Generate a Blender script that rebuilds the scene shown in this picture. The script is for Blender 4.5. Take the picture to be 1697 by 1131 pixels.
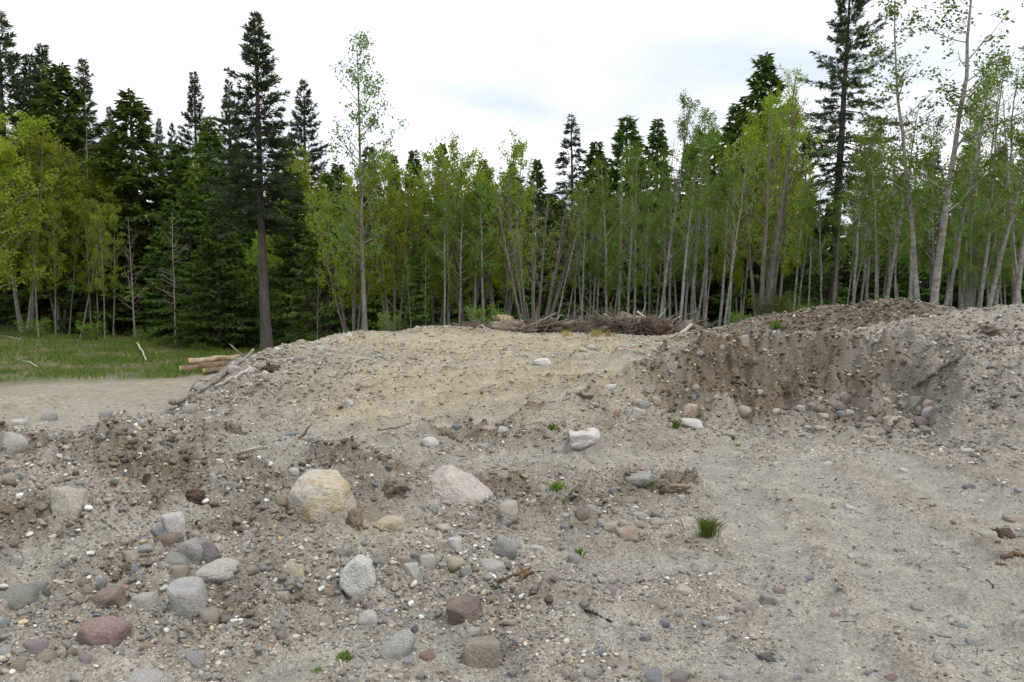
import bpy, math, random
import numpy as np
from mathutils import Vector, Matrix, Euler

# ------------------------------------------------------------------ camera, sky, sun, exposure
sc = bpy.context.scene
for o in list(bpy.data.objects):
    bpy.data.objects.remove(o)
COL = sc.collection
PW, PH, F = 1697.0, 1131.0, 1320.0
EYE = 1.6
PITCH = math.atan(75.5 / F)
cam_d = bpy.data.cameras.new('camera')
cam_d.sensor_width = 36.0
cam_d.lens = F / PW * 36.0
cam_d.clip_start = 0.05
cam_d.clip_end = 2000.0
cam = bpy.data.objects.new('camera', cam_d)
cam.location = (0, 0, EYE)
cam.rotation_euler = (math.pi / 2 - PITCH, 0, 0)
COL.objects.link(cam)
sc.camera = cam

SUN_EL, SUN_AZ = math.radians(63), math.radians(122)     # azimuth clockwise from the view direction (+Y)
world = bpy.data.worlds.new('World')
sc.world = world
world.use_nodes = True
nt = world.node_tree
nt.nodes.clear()
def N(t, kind, **kw):
    n = t.nodes.new(kind)
    for k, v in kw.items():
        if k == 'inp':
            for i, val in v.items():
                n.inputs[i].default_value = val
        else:
            setattr(n, k, v)
    return n
wo = N(nt, 'ShaderNodeOutputWorld')
bg = N(nt, 'ShaderNodeBackground', inp={'Strength': 0.1})
sky = N(nt, 'ShaderNodeTexSky', sky_type='NISHITA', sun_disc=False, sun_elevation=SUN_EL, sun_rotation=SUN_AZ)
tc = N(nt, 'ShaderNodeTexCoord')
sep = N(nt, 'ShaderNodeSeparateXYZ')
nt.links.new(tc.outputs['Generated'], sep.inputs[0])
zz = N(nt, 'ShaderNodeMath', operation='MAXIMUM', inp={1: 0.0}); nt.links.new(sep.outputs['Z'], zz.inputs[0])
za = N(nt, 'ShaderNodeMath', operation='ADD', inp={1: 0.22}); nt.links.new(zz.outputs[0], za.inputs[0])
dv = N(nt, 'ShaderNodeVectorMath', operation='DIVIDE')
cz = N(nt, 'ShaderNodeCombineXYZ')
for i in range(3):
    nt.links.new(za.outputs[0], cz.inputs[i])
nt.links.new(tc.outputs['Generated'], dv.inputs[0]); nt.links.new(cz.outputs[0], dv.inputs[1])
mp = N(nt, 'ShaderNodeMapping'); mp.inputs['Scale'].default_value = (0.8, 1.3, 0.0); mp.inputs['Location'].default_value = (3.3, 1.2, 0)
nt.links.new(dv.outputs[0], mp.inputs[0])
cn = N(nt, 'ShaderNodeTexNoise', inp={'Scale': 1.25, 'Detail': 5.0, 'Roughness': 0.5, 'Distortion': 0.3})
nt.links.new(mp.outputs[0], cn.inputs['Vector'])
cr = N(nt, 'ShaderNodeValToRGB')
cr.color_ramp.elements[0].position = 0.36; cr.color_ramp.elements[0].color = (0.60, 0.665, 0.735, 1)
cr.color_ramp.elements[1].position = 0.60; cr.color_ramp.elements[1].color = (1.0, 1.01, 1.02, 1)
nt.links.new(cn.outputs[0], cr.inputs[0])
cm = N(nt, 'ShaderNodeVectorMath', operation='SCALE', inp={'Scale': 10.4}); nt.links.new(cr.outputs[0], cm.inputs[0])
mx = N(nt, 'ShaderNodeMix', data_type='RGBA', inp={0: 0.94})
nt.links.new(sky.outputs[0], mx.inputs[6]); nt.links.new(cm.outputs[0], mx.inputs[7])
nt.links.new(mx.outputs[2], bg.inputs[0]); nt.links.new(bg.outputs[0], wo.inputs[0])

sun_d = bpy.data.lights.new('sun', 'SUN')
sun_d.energy = 1.7
sun_d.angle = math.radians(15)
sun_d.color = (1.0, 0.96, 0.9)
sun = bpy.data.objects.new('sun', sun_d)
sun.rotation_euler = (math.pi / 2 - SUN_EL, 0, math.pi - SUN_AZ)   # light comes from azimuth SUN_AZ
COL.objects.link(sun)
sdir = Vector((math.sin(SUN_AZ) * math.cos(SUN_EL), math.cos(SUN_AZ) * math.cos(SUN_EL), math.sin(SUN_EL)))
sun.rotation_euler = (-sdir).to_track_quat('-Z', 'Y').to_euler()
sun.location = sdir * 60

sc.view_settings.view_transform = 'Standard'
sc.view_settings.look = 'None'
sc.view_settings.exposure = 0.42
sc.view_settings.gamma = 1.0
sc.view_settings.use_curve_mapping = False
sc.render.engine = 'CYCLES'
sc.cycles.max_bounces = 5
sc.cycles.diffuse_bounces = 3
sc.cycles.transmission_bounces = 3
sc.cycles.glossy_bounces = 1
sc.cycles.use_denoising = True

# ------------------------------------------------------------------ helpers
rng = np.random.default_rng(11)
random.seed(5)
CT, ST = math.cos(PITCH), math.sin(PITCH)

def ray(px, py):
    """x and z per metre of forward distance for a line of sight"""
    u = (px - PW / 2) / F
    v = (PH / 2 - py) / F
    y = CT + v * ST
    return u / y, (-ST + v * CT) / y

def at(px, py, d):
    a, b = ray(px, py)
    return np.array((a * d, d, EYE + b * d))

def to_px(p):
    y = p[1] * CT - (p[2] - EYE) * ST
    v = p[1] * ST + (p[2] - EYE) * CT
    return PW / 2 + F * p[0] / y, PH / 2 - F * v / y

def tag(o, label=None, cat=None, group=None, kind=None):
    if label: o['label'] = label
    if cat: o['category'] = cat
    if group: o['group'] = group
    if kind: o['kind'] = kind
    return o

def empty(name, loc=(0, 0, 0), rot=(0, 0, 0), scale=1.0):
    o = bpy.data.objects.new(name, None)
    o.location = loc; o.rotation_euler = rot; o.scale = (scale,) * 3
    o.empty_display_size = 0.1
    COL.objects.link(o)
    return o

def mesh(name, verts, faces, mat=None, attrs=None, smooth=True, uniform=True):
    """verts (N,3); faces (M,k) array or list of such arrays"""
    me = bpy.data.meshes.new(name)
    verts = np.asarray(verts, np.float32)
    fl = faces if isinstance(faces, list) else [faces]
    fl = [np.asarray(f, np.int32) for f in fl if len(f)]
    me.vertices.add(len(verts))
    me.vertices.foreach_set('co', verts.ravel())
    nl = sum(f.size for f in fl)
    npol = sum(len(f) for f in fl)
    me.loops.add(nl)
    me.loops.foreach_set('vertex_index', np.concatenate([f.ravel() for f in fl]))
    me.polygons.add(npol)
    tot = np.concatenate([np.full(len(f), f.shape[1], np.int32) for f in fl])
    start = np.concatenate([[0], np.cumsum(tot)[:-1]]).astype(np.int32)
    me.polygons.foreach_set('loop_start', start)
    me.polygons.foreach_set('use_smooth', np.full(npol, smooth, bool))
    for k, a in (attrs or {}).items():
        a = np.asarray(a, np.float32)
        if a.ndim == 1:
            at_ = me.attributes.new(k, 'FLOAT', 'POINT'); at_.data.foreach_set('value', a)
        else:
            at_ = me.attributes.new(k, 'FLOAT_VECTOR', 'POINT'); at_.data.foreach_set('vector', a.ravel())
    me.update(calc_edges=True)
    if mat: me.materials.append(mat)
    return me

def link(name, me, parent=None, loc=None):
    o = bpy.data.objects.new(name, me)
    if loc is not None: o.location = loc
    if parent: o.parent = parent
    COL.objects.link(o)
    return o

# noise -----------------------------------------------------------
def _h(ix, iy, seed):
    h = (ix.astype(np.uint32) * np.uint32(374761393)) ^ (iy.astype(np.uint32) * np.uint32(668265263)) ^ np.uint32((seed * 2246822519) & 0xffffffff)
    h = (h ^ (h >> np.uint32(13))) * np.uint32(1274126177)
    h = (h ^ (h >> np.uint32(16))) * np.uint32(2246822519)
    return h ^ (h >> np.uint32(15))

def gnoise(x, y, seed=0):
    xf, yf = np.floor(x), np.floor(y)
    ix, iy = xf.astype(np.int64), yf.astype(np.int64)
    fx, fy = x - xf, y - yf
    u = fx * fx * fx * (fx * (fx * 6 - 15) + 10)
    v = fy * fy * fy * (fy * (fy * 6 - 15) + 10)
    def g(dx, dy):
        a = _h(ix + dx, iy + dy, seed).astype(np.float64) * (2 * math.pi / 4294967296.0)
        return np.cos(a) * (fx - dx) + np.sin(a) * (fy - dy)
    return ((g(0, 0) * (1 - u) + g(1, 0) * u) * (1 - v) + (g(0, 1) * (1 - u) + g(1, 1) * u) * v) * 1.45

def fbm(x, y, o, seed=0, gain=0.5):
    s, a = 0, 1.0
    for i in range(o):
        s = s + a * gnoise(x, y, seed + i * 7)
        x, y = x * 2.03 + 13.1, y * 2.03 - 7.7
        a *= gain
    return s

def lumps(x, y, seed):
    """rounded clods: nearest of jittered centres, each with its own height"""
    xf, yf = np.floor(x), np.floor(y)
    ix, iy = xf.astype(np.int64), yf.astype(np.int64)
    out = np.zeros(x.shape)
    for dx in (-1, 0, 1):
        for dy in (-1, 0, 1):
            h1 = _h(ix + dx, iy + dy, seed); h2 = _h(ix + dx, iy + dy, seed + 1)
            jx = (h1 & np.uint32(0xffff)) / 65535.0; jy = (h1 >> np.uint32(16)) / 65535.0
            amp = (h2 & np.uint32(0xffff)) / 65535.0
            rad = .45 + .55 * ((h2 >> np.uint32(16)) / 65535.0)
            q = ((x - xf - dx - jx) ** 2 + (y - yf - dy - jy) ** 2) / (rad * rad)
            out = np.maximum(out, amp ** 1.6 * np.sqrt(np.clip(1 - q, 0, 1)))
    return out

def sstep(a, b, x):
    t = np.clip((x - a) / (b - a), 0, 1)
    return t * t * (3 - 2 * t)

# ------------------------------------------------------------------ the lie of the land
CP = []
def cz_(px, d, z):
    CP.append((px, d, z))
def cpd(px, py, d):                                  # a surveyed point seen at px,py, d metres ahead
    p = at(px, py, d); CP.append((px, d, p[2]))
def cpz(px, py, z):
    a, b = ray(px, py); CP.append((px, (z - EYE) / b, z))
for px in (-300, 0, 250, 500, 850, 1250, 1697, 2000):
    cz_(px, 1.6, 0); cz_(px, 2.5, 0)
for px, z in ((0, .03), (250, .02), (500, 0.0), (850, 0), (1250, 0), (1697, 0), (2000, 0)): cpz(px, 1131, z)
for px, z in ((0, .12), (200, .1), (400, .06), (700, .05), (900, .02), (1250, 0), (1697, .02), (1900, .05)): cpz(px, 1000, z)
for px, z in ((100, .27), (250, .2), (400, .16), (700, .09), (900, .04), (1150, 0), (1400, 0), (1697, .02)): cpz(px, 900, z)
for px, z in ((100, .42), (300, .30), (530, .13), (757, .07), (1000, .04), (1300, 0), (1600, 0), (1850, .15)): cpz(px, 825, z)
for px, z in ((100, .53), (300, .45), (430, .34), (560, .22), (660, .12), (800, .08), (1000, .05), (1300, 0), (1600, .03), (1697, .12)): cpz(px, 765, z)
for px, py, z in ((-300, 690, .68), (-100, 693, .67), (0, 694, .65), (100, 691, .63), (200, 688, .6), (300, 692, .52), (380, 702, .43), (480, 722, .30), (560, 744, .22), (640, 770, .13)): cpz(px, py, z)
for px, d, z in ((-300, 9, -.35), (0, 9, -.3), (150, 9, -.28), (250, 9.2, -.2), (-300, 12.5, -1), (0, 12.5, -1.0), (150, 13, -1.05), (-300, 17, -1.2), (0, 17, -1.2), (150, 17, -1.2),
                 (350, 8.9, .1), (430, 8.7, .12), (520, 8.4, .1), (600, 8.2, .09)): cz_(px, d, z)
for px in (-300, 0, 150, 300): cz_(px, 20, -1.2); cz_(px, 24, -1.2)
cpz(0, 640, -1.15); cpz(200, 631, -1.2); cpz(340, 618, -1.2)
for px, py, d in ((-250, 542, 52), (0, 543, 50), (100, 583, 36), (200, 552, 48), (300, 566, 44), (300, 590, 35), (400, 580, 42), (440, 584, 39), (500, 580, 42)): cpd(px, py, d)
# edge of the pad, then its flank
for px, py, d in ((280, 686, 10.6), (328, 646, 12.0), (390, 600, 13.2), (464, 573, 14.7), (556, 554, 17), (690, 546, 20)):
    cpd(px, py, d)
    p = at(px, py, d)
    for off, dz in ((0.75, -.42), (1.7, -.95), (3.0, None)):
        ang = math.atan2(p[0] - off * (.95 if px < 500 else .6), p[1] + off * (.3 if px < 500 else .8))
        q = np.array((p[0] - off * (.95 if px < 500 else .6), p[1] + off * (.3 if px < 500 else .8)))
        CP.append((q[0] / q[1] * F + PW / 2, q[1], -1.15 if dz is None else p[2] + dz))
for px, py, z in ((480, 700, .14), (600, 700, .1), (700, 700, .09), (800, 700, .07), (900, 692, .09), (600, 650, .29), (800, 650, .27), (950, 652, .28), (500, 640, .36), (420, 650, .3), (400, 690, .16),
                  (500, 600, .53), (600, 600, .52), (750, 600, .5), (900, 600, .49), (1000, 622, .42), (600, 571, .63), (700, 566, .64), (850, 566, .62), (1000, 571, .6), (1090, 585, .58)): cpz(px, py, z)
for px, py, d in ((850, 554, 20.5), (1000, 553, 20.5), (1120, 558, 18.5)): cpd(px, py, d)
for px in (600, 700, 850, 1000, 1130): cz_(px, 24, .35); cz_(px, 28, -.3); cz_(px, 36, -.6)
# bank on the far side of the pit
for px, py, d in ((1150, 567, 13.8), (1210, 558, 13.3), (1270, 554, 13), (1345, 557, 12.5), (1411, 549, 12), (1496, 537, 11.5), (1572, 526, 11), (1640, 518, 10.7), (1697, 514, 10.5), (1900, 512, 9.8)): cpd(px, py, d)
for px, py, d in ((1080, 612, 11.8), (1150, 594, 11.6), (1230, 574, 11.8), (1300, 573, 11.6), (1380, 579, 11.3), (1450, 587, 10.9), (1520, 572, 10.5), (1580, 583, 9.9)): cpd(px, py, d)
for px, py, d in ((1010, 700, 10.1), (1100, 690, 10.5), (1200, 686, 10.75), (1300, 680, 10.7), (1400, 682, 10.35), (1500, 692, 9.8), (1555, 703, 9.3)): cpd(px, py, d)
for px, py, d in ((1250, 632, 11.2), (1400, 634, 10.75), (1500, 642, 10.2), (1150, 640, 11.1)): cpd(px, py, d)
for px, py, d in ((1598, 640, 9.35), (1600, 700, 8.85), (1697, 620, 9.0), (1697, 560, 9.9), (1697, 700, 8.2), (1620, 742, 8.1), (1697, 765, 7.4), (1640, 560, 10.2), (1900, 640, 8.5), (1900, 740, 7.2)): cpd(px, py, d)
for px, py, z in ((1200, 740, 0), (1400, 740, .01), (1100, 720, .02)): cpz(px, py, z)
# brown bank further back
for px, d, z in ((1190, 15.3, .78), (1270, 15.2, .8), (1400, 14.2, .85), (1500, 13.3, 1.0), (1600, 12.8, 1.15), (1697, 12.5, 1.2)): cz_(px, d, z)
for px, py, d in ((1190, 545, 16.6), (1270, 527, 16.1), (1330, 520, 15.8), (1403, 515, 15.2), (1460, 507, 14.7), (1509, 500, 14.3), (1545, 508, 14.0), (1575, 520, 14.0)): cpd(px, py, d)
for px in (1190, 1270, 1400, 1500, 1600, 1697, 1900): cz_(px, 20, .75 if px > 1250 else .5); cz_(px, 26, .35); cz_(px, 36, .1)
for px in (-400, 0, 300, 600, 1000, 1400, 1800): cz_(px, 62, -.2); cz_(px, 120, .5)

CP = np.array(CP, float)
def polar(x, y):
    r = np.hypot(x, y)
    th = np.clip(np.arctan2(x, y), -.80, .80)
    return th, np.log(np.maximum(r, 1.2))
_cx = (CP[:, 0] - PW / 2) / F * CP[:, 1]
_q = np.stack(polar(_cx, CP[:, 1]), 1)
RC = 0.035
def _solve(q, z):
    n = len(q)
    D = np.sqrt(((q[:, None] - q[None]) ** 2).sum(-1) + RC * RC)
    P = np.c_[np.ones(n), q]
    A = np.block([[D + np.eye(n) * -2e-3, P], [P.T, np.zeros((3, 3))]])
    s = np.linalg.solve(A, np.r_[z, 0, 0, 0])
    return s[:n], s[n:]
_w, _p = _solve(_q, CP[:, 2])
def base(x, y):
    x = np.asarray(x, float); y = np.asarray(y, float)
    sh = x.shape
    x = x.ravel(); y = y.ravel()
    a, b = polar(x, y)
    out = np.empty(len(x))
    for i in range(0, len(x), 20000):
        q = np.stack((a[i:i + 20000], b[i:i + 20000]), 1)
        D = np.sqrt(((q[:, None, 0] - _q[None, :, 0]) ** 2) + ((q[:, None, 1] - _q[None, :, 1]) ** 2) + RC * RC)
        out[i:i + 20000] = D @ _w + _p[0] + q @ _p[1:]
    back = sstep(1.0, 1.9, np.abs(np.arctan2(x, y)))
    near = sstep(1.2, 2.2, np.hypot(x, y))
    out = out * (1 - back) * near
    far = sstep(130, 200, np.hypot(x, y))
    return (out * (1 - far)).reshape(sh)

def hit(pts, fn, d0=1.8, d1=70):
    """where lines of sight through photo points meet the height function"""
    pts = np.asarray(pts, float)
    a, b = ray(pts[:, 0], pts[:, 1])
    ds = np.exp(np.linspace(math.log(d0), math.log(d1), 420))
    Z = fn(a[:, None] * ds, np.broadcast_to(ds, (len(pts), len(ds))))
    gap = EYE + b[:, None] * ds - Z
    neg = gap < 0
    k = np.where(neg.any(1), neg.argmax(1), len(ds) - 1)
    k = np.maximum(k, 1)
    i = np.arange(len(pts))
    g0, g1 = gap[i, k - 1], gap[i, k]
    t = np.clip(g0 / np.where(np.abs(g0 - g1) < 1e-9, 1, g0 - g1), 0, 1)
    d = ds[k - 1] + (ds[k] - ds[k - 1]) * t
    return np.stack((a * d, d, EYE + b * d), 1)

# ridges, ruts and scrapes: (photo points surveyed, height, half width, broken-ness)
STROKES = [
    ([(715, 735), (790, 727), (860, 738), (960, 742), (1060, 732), (1130, 728)], .13, .20, .7),
    ([(770, 806), (860, 812), (960, 806), (1060, 802), (1150, 812)], .07, .18, .8),
    ([(890, 712), (950, 690), (1010, 712)], .12, .35, .5),
    ([(940, 668), (1040, 650), (1110, 625)], .12, .35, .5),
    ([(340, 985), (450, 985), (560, 965), (660, 985), (760, 1035), (880, 1060), (930, 1105)], .05, .16, .6),
    ([(640, 850), (700, 842), (660, 800), (620, 780)], .09, .22, .7),
    ([(560, 870), (600, 850), (640, 850)], .08, .16, .6),
    ([(820, 868), (900, 852), (960, 850)], .06, .16, .8),
    ([(960, 905), (1050, 905), (1150, 895)], .05, .13, .7),
    ([(470, 745), (560, 750), (620, 765)], .07, .16, .8),
    ([(700, 615), (840, 605), (960, 600), (1060, 590)], .05, .4, .8),
    ([(480, 640), (640, 632), (820, 625)], .05, .4, .8),
    ([(560, 660), (720, 640), (900, 620)], -.03, .25, .3),
    ([(620, 690), (800, 660), (960, 630)], -.04, .25, .3),
    ([(1080, 905), (1070, 940), (1060, 985)], -.02, .12, .3),
    ([(1250, 890), (1260, 960), (1270, 1040)], -.02, .15, .3),
    ([(850, 545), (900, 543), (1000, 543), (1060, 545), (1120, 553)], .30, 1.1, .6),
    ([(1120, 606), (1180, 588), (1240, 575), (1330, 575), (1400, 583), (1460, 588), (1530, 574), (1585, 586)], .12, .22, .8),
    ([(1150, 612), (1230, 598), (1330, 598), (1420, 604), (1500, 596), (1560, 606)], -.13, .28, .6),
    ([(1470, 592), (1446, 620), (1425, 650), (1440, 665)], .14, .16, .6),
    ([(1390, 590), (1370, 630), (1340, 655)], .10, .2, .6),
    ([(1602, 600), (1598, 640), (1592, 680), (1582, 718)], .17, .15, .4),
    ([(1545, 610), (1552, 650), (1562, 690)], -.10, .2, .4),
    ([(1060, 640), (1130, 612), (1190, 600)], .10, .25, .8),
    ([(0, 680), (150, 652), (330, 628)], -.07, .3, .1), ([(40, 660), (200, 645), (340, 628)], -.06, .25, .1), ([(150, 690), (260, 668), (330, 652)], -.07, .3, .1),
    ([(0, 668), (60, 655), (140, 645)], .12, .9, .5),
    ([(60, 700), (200, 670), (330, 640)], -.05, .5, .1),
]
_sw = []
for pts, h, w, br in STROKES:
    P = hit(pts, base)
    seg = []
    for i in range(len(P) - 1):
        seg.append((P[i, :2], P[i + 1, :2]))
    _sw.append((seg, h, w, br, P[:, 0].min() - 4 * w, P[:, 0].max() + 4 * w, P[:, 1].min() - 4 * w, P[:, 1].max() + 4 * w))
def seg_dist(x, y, seg):
    d = np.full(x.shape, 1e9)
    for a, b in seg:
        v = b - a
        L = max(v @ v, 1e-9)
        t = np.clip(((x - a[0]) * v[0] + (y - a[1]) * v[1]) / L, 0, 1)
        d = np.minimum(d, np.hypot(x - a[0] - t * v[0], y - a[1] - t * v[1]))
    return d

# painted fields: blobs of (photo point, radius m, strength)
def blob_field(x, y, B):
    out = np.zeros(x.shape)
    for (bx, by), r, s in B:
        q = ((x - bx) ** 2 + (y - by) ** 2) / (r * r)
        m = q < 9
        if m.any():
            out[m] = np.maximum(out[m], s * np.exp(-q[m]))
    return out
def blobs(L):
    P = hit([(a, b) for a, b, r, s in L], base)
    return [(tuple(P[i, :2]), L[i][2], L[i][3]) for i in range(len(L))]
DARK = blobs([  # moist freshly cut brown soil
    (1120, 640, .6, .55), (1170, 600, .8, .9), (1250, 590, .9, 1.15), (1250, 640, .7, 1.1), (1330, 600, .9, 1.2), (1340, 650, .6, .9), (1420, 620, .9, 1.2), (1450, 660, .6, 1), (1500, 620, .7, .9), (1530, 600, .6, .8),
    (1540, 660, .4, .8), (1150, 665, .6, .7), (1300, 675, .5, .6), (1400, 672, .5, .6),
    (1290, 535, 1.6, 1.2), (1370, 525, 1.8, 1.2), (1440, 518, 1.8, 1.2), (1509, 510, 1.8, 1.2), (1550, 520, 1.5, 1.2), (1470, 530, 1.5, 1.1), (1330, 540, 1.5, 1.1), (1200, 552, 1.0, .7),
    (900, 545, 1.3, 1), (960, 545, 1.3, 1), (1020, 545, 1.3, 1), (1080, 547, 1.3, 1), (1130, 560, .9, .9), (840, 545, 1.3, .8), (780, 548, .9, .6),
    (800, 738, .3, .7), (880, 745, .3, .7), (980, 752, .25, .6), (740, 730, .25, .6), (1020, 715, .4, .6), (960, 660, .4, .5), (880, 690, .35, .6), (850, 700, .3, .6),
    (860, 820, .3, .7), (940, 835, .3, .7), (1060, 818, .3, .7), (1120, 812, .3, .8), (800, 805, .25, .6), (880, 855, .25, .7), (960, 870, .2, .6),
    (620, 800, .3, .7), (660, 800, .3, .7), (690, 870, .25, .4), (240, 760, .4, .6), (300, 830, .4, .6), (390, 745, .4, .5), (440, 690, .4, .4), (560, 690, .4, .3),
    (240, 950, .3, .6), (420, 985, .3, .9), (500, 1000, .25, .8), (350, 975, .2, .8), (900, 1010, .3, .5), (880, 1050, .25, .5), (60, 850, .5, .4), (150, 900, .4, .4), (700, 735, .25, .5),
    (440, 770, .5, .5), (560, 780, .5, .5), (400, 840, .5, .4), (600, 865, .3, .6), (1040, 900, .25, .5), (1140, 900, .2, .4), (640, 660, .5, .25), (480, 660, .5, .35), (780, 880, .3, .35),
    (1400, 850, .5, .3), (1500, 830, .4, .3), (1480, 1010, .3, .3), (1620, 980, .3, .3), (1300, 790, .4, .2)])
WARM = blobs([(700, 640, 2.2, .8), (900, 620, 2.2, .8), (750, 580, 2.6, .9), (950, 575, 2.6, .9), (620, 570, 2.2, .8), (600, 680, 1.2, .7), (850, 700, 1.0, .5), (760, 556, 2, 1), (960, 557, 2, 1), (150, 660, 5, .35), (60, 680, 5, .35), (300, 640, 4, .35),
              (980, 548, .7, 1.2), (850, 560, 1.6, 1), (620, 880, .25, .6)])
BANK2 = blobs([(1270, 537, .9, 1), (1310, 533, .9, 1), (1350, 530, .9, 1), (1390, 527, .9, 1), (1430, 522, .9, 1), (1465, 518, .9, 1), (1500, 512, .9, 1), (1530, 514, .8, 1), (1550, 518, .6, .9), (1230, 545, .8, .7)])
PALE = blobs([(1680, 560, 1.6, 1), (1697, 640, 1.0, 1), (1660, 690, .7, .9), (1610, 540, .7, .9), (1500, 543, .4, .8), (1680, 740, 1.0, .9)])
ROUGH = blobs([(100, 740, .9, 1), (250, 740, .9, 1), (380, 760, .8, 1), (100, 850, .7, .9), (250, 850, .6, .9), (400, 850, .6, .8), (540, 770, .6, .9), (640, 820, .5, .9), (850, 840, .6, .8), (960, 830, .6, .8),
               (820, 735, .6, .8), (980, 730, .6, .8), (1000, 690, .6, .8), (1120, 640, .9, 1), (1250, 620, 1.0, 1), (1350, 640, .9, 1), (1450, 640, .9, 1), (1530, 640, .8, 1.2), (1620, 640, .8, .9), (1660, 580, 1.2, .8),
               (1500, 560, 1.2, .7), (1300, 560, 1.2, .8), (420, 990, .5, .8), (700, 960, .5, .6), (600, 960, .5, .6), (850, 1010, .4, .7), (460, 640, 1.2, .7), (560, 620, 1.2, .5), (900, 545, 1.5, 1.2), (1050, 545, 1.6, 1.3), (1400, 515, 2, 1.2), (1100, 800, .5, .7),
               (1600, 740, .6, .5), (1100, 700, .6, .5), (200, 980, .5, .6), (60, 1050, .5, .4), (360, 660, .8, .9), (430, 600, 1.0, .8)])

LANES = []
for pts, w in (([(400, 738), (560, 698), (720, 650), (900, 620), (1070, 598)], .26), ([(450, 756), (610, 718), (770, 670), (930, 640), (1060, 615)], .24), ([(560, 758), (700, 716), (850, 684), (960, 660)], .2), ([(560, 640), (720, 616), (900, 600), (1090, 594)], .28), ([(560, 622), (720, 600), (900, 587), (1090, 580)], .26), ([(640, 575), (800, 568), (980, 571)], .4), ([(640, 562), (800, 559), (980, 560)], .5),
               ([(1900, 1090), (1697, 1000), (1500, 885), (1300, 800), (1130, 758), (900, 755), (700, 770)], .30), ([(1420, 1150), (1310, 960), (1240, 850), (1180, 770), (1240, 715)], .26), ([(1900, 900), (1697, 855), (1500, 775), (1340, 730)], .3), ([(1697, 1131), (1520, 1000), (1400, 850), (1330, 760)], .28),
               ([(420, 1140), (560, 1075), (700, 1062), (820, 1120)], .16), ([(930, 1040), (1060, 1050), (1250, 1110), (1400, 1150)], .25), ([(1030, 940), (1150, 930), (1290, 950)], .22), ([(60, 930), (200, 880), (330, 850)], .15), ([(-60, 700), (150, 664), (340, 634)], .55), ([(60, 706), (200, 676), (340, 655)], .5)):
    P = hit(pts, base)
    LANES.append(([(P[i, :2], P[i + 1, :2]) for i in range(len(P) - 1)], w))
def lane_field(x, y):
    out = np.zeros(x.shape); edge = np.zeros(x.shape); cleat = np.zeros(x.shape); furrow = np.zeros(x.shape)
    for li, (seg, w) in enumerate(LANES):
        d = seg_dist(x, y, seg) + .25 * w * gnoise(x * 1.5 / w, y * 1.5 / w, 19)
        f = 1 - sstep(.55, 1.15, d / w)
        out = np.maximum(out, f)
        if li < 7: furrow = np.maximum(furrow, np.exp(-((d / w - 1.2) / .35) ** 2))
        if li in (7, 8, 10, 12, 13):                                         # cleats pressed by a tracked machine
            m = f > .05
            if m.any():
                best = np.full(m.sum(), 1e9); al = np.zeros(m.sum()); run = 0
                for a, b in seg:
                    v = b - a; L_ = math.hypot(*v); t = np.clip(((x[m] - a[0]) * v[0] + (y[m] - a[1]) * v[1]) / (L_ * L_), 0, 1)
                    dd = np.hypot(x[m] - a[0] - t * v[0], y[m] - a[1] - t * v[1]); k = dd < best
                    best[k] = dd[k]; al[k] = run + t[k] * L_; run += L_
                on = sstep(-.05, .25, fbm(x[m] * 1.1, y[m] * 1.1, 2, 120 + li))
                cleat[m] += f[m] * on * np.clip(np.sin(al * 2 * math.pi / .15) * 1.6, -1, 1)
        edge = np.maximum(edge, np.exp(-((d / w - 1.25) / .28) ** 2))
    return out, edge * (1 - out), cleat, furrow * (1 - out)

def grass_line(x):                                   # forward distance at which the track gives way to grass
    return np.interp(x, [-40, -16.1, -10.8, -4, 2], [24, 25, 28, 32, 40])

def fields(x, y, z):
    dark = blob_field(x, y, DARK)
    rough = blob_field(x, y, ROUGH)
    warm = blob_field(x, y, WARM)
    grass = np.where(x < -1.5, sstep(-.6, .8, y - grass_line(x) + .9 * fbm(x * .4, y * .4, 3, 91)), 0)
    edge = np.interp(x, [-8, -3, -1, 3, 6, 10, 20], [33, 25, 23.2, 23.2, 20, 18.5, 17])
    floor = np.where(x > -6, sstep(0, 1.5, y - edge), 0)
    forest = sstep(-2, 2, y - np.interp(x, [-40, -25, -15, -8, -4], [44, 46, 44, 39.5, 36]))
    return dark, rough, warm, np.clip(np.maximum(grass, floor), 0, 1), np.clip(np.maximum(forest, floor), 0, 1)

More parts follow.
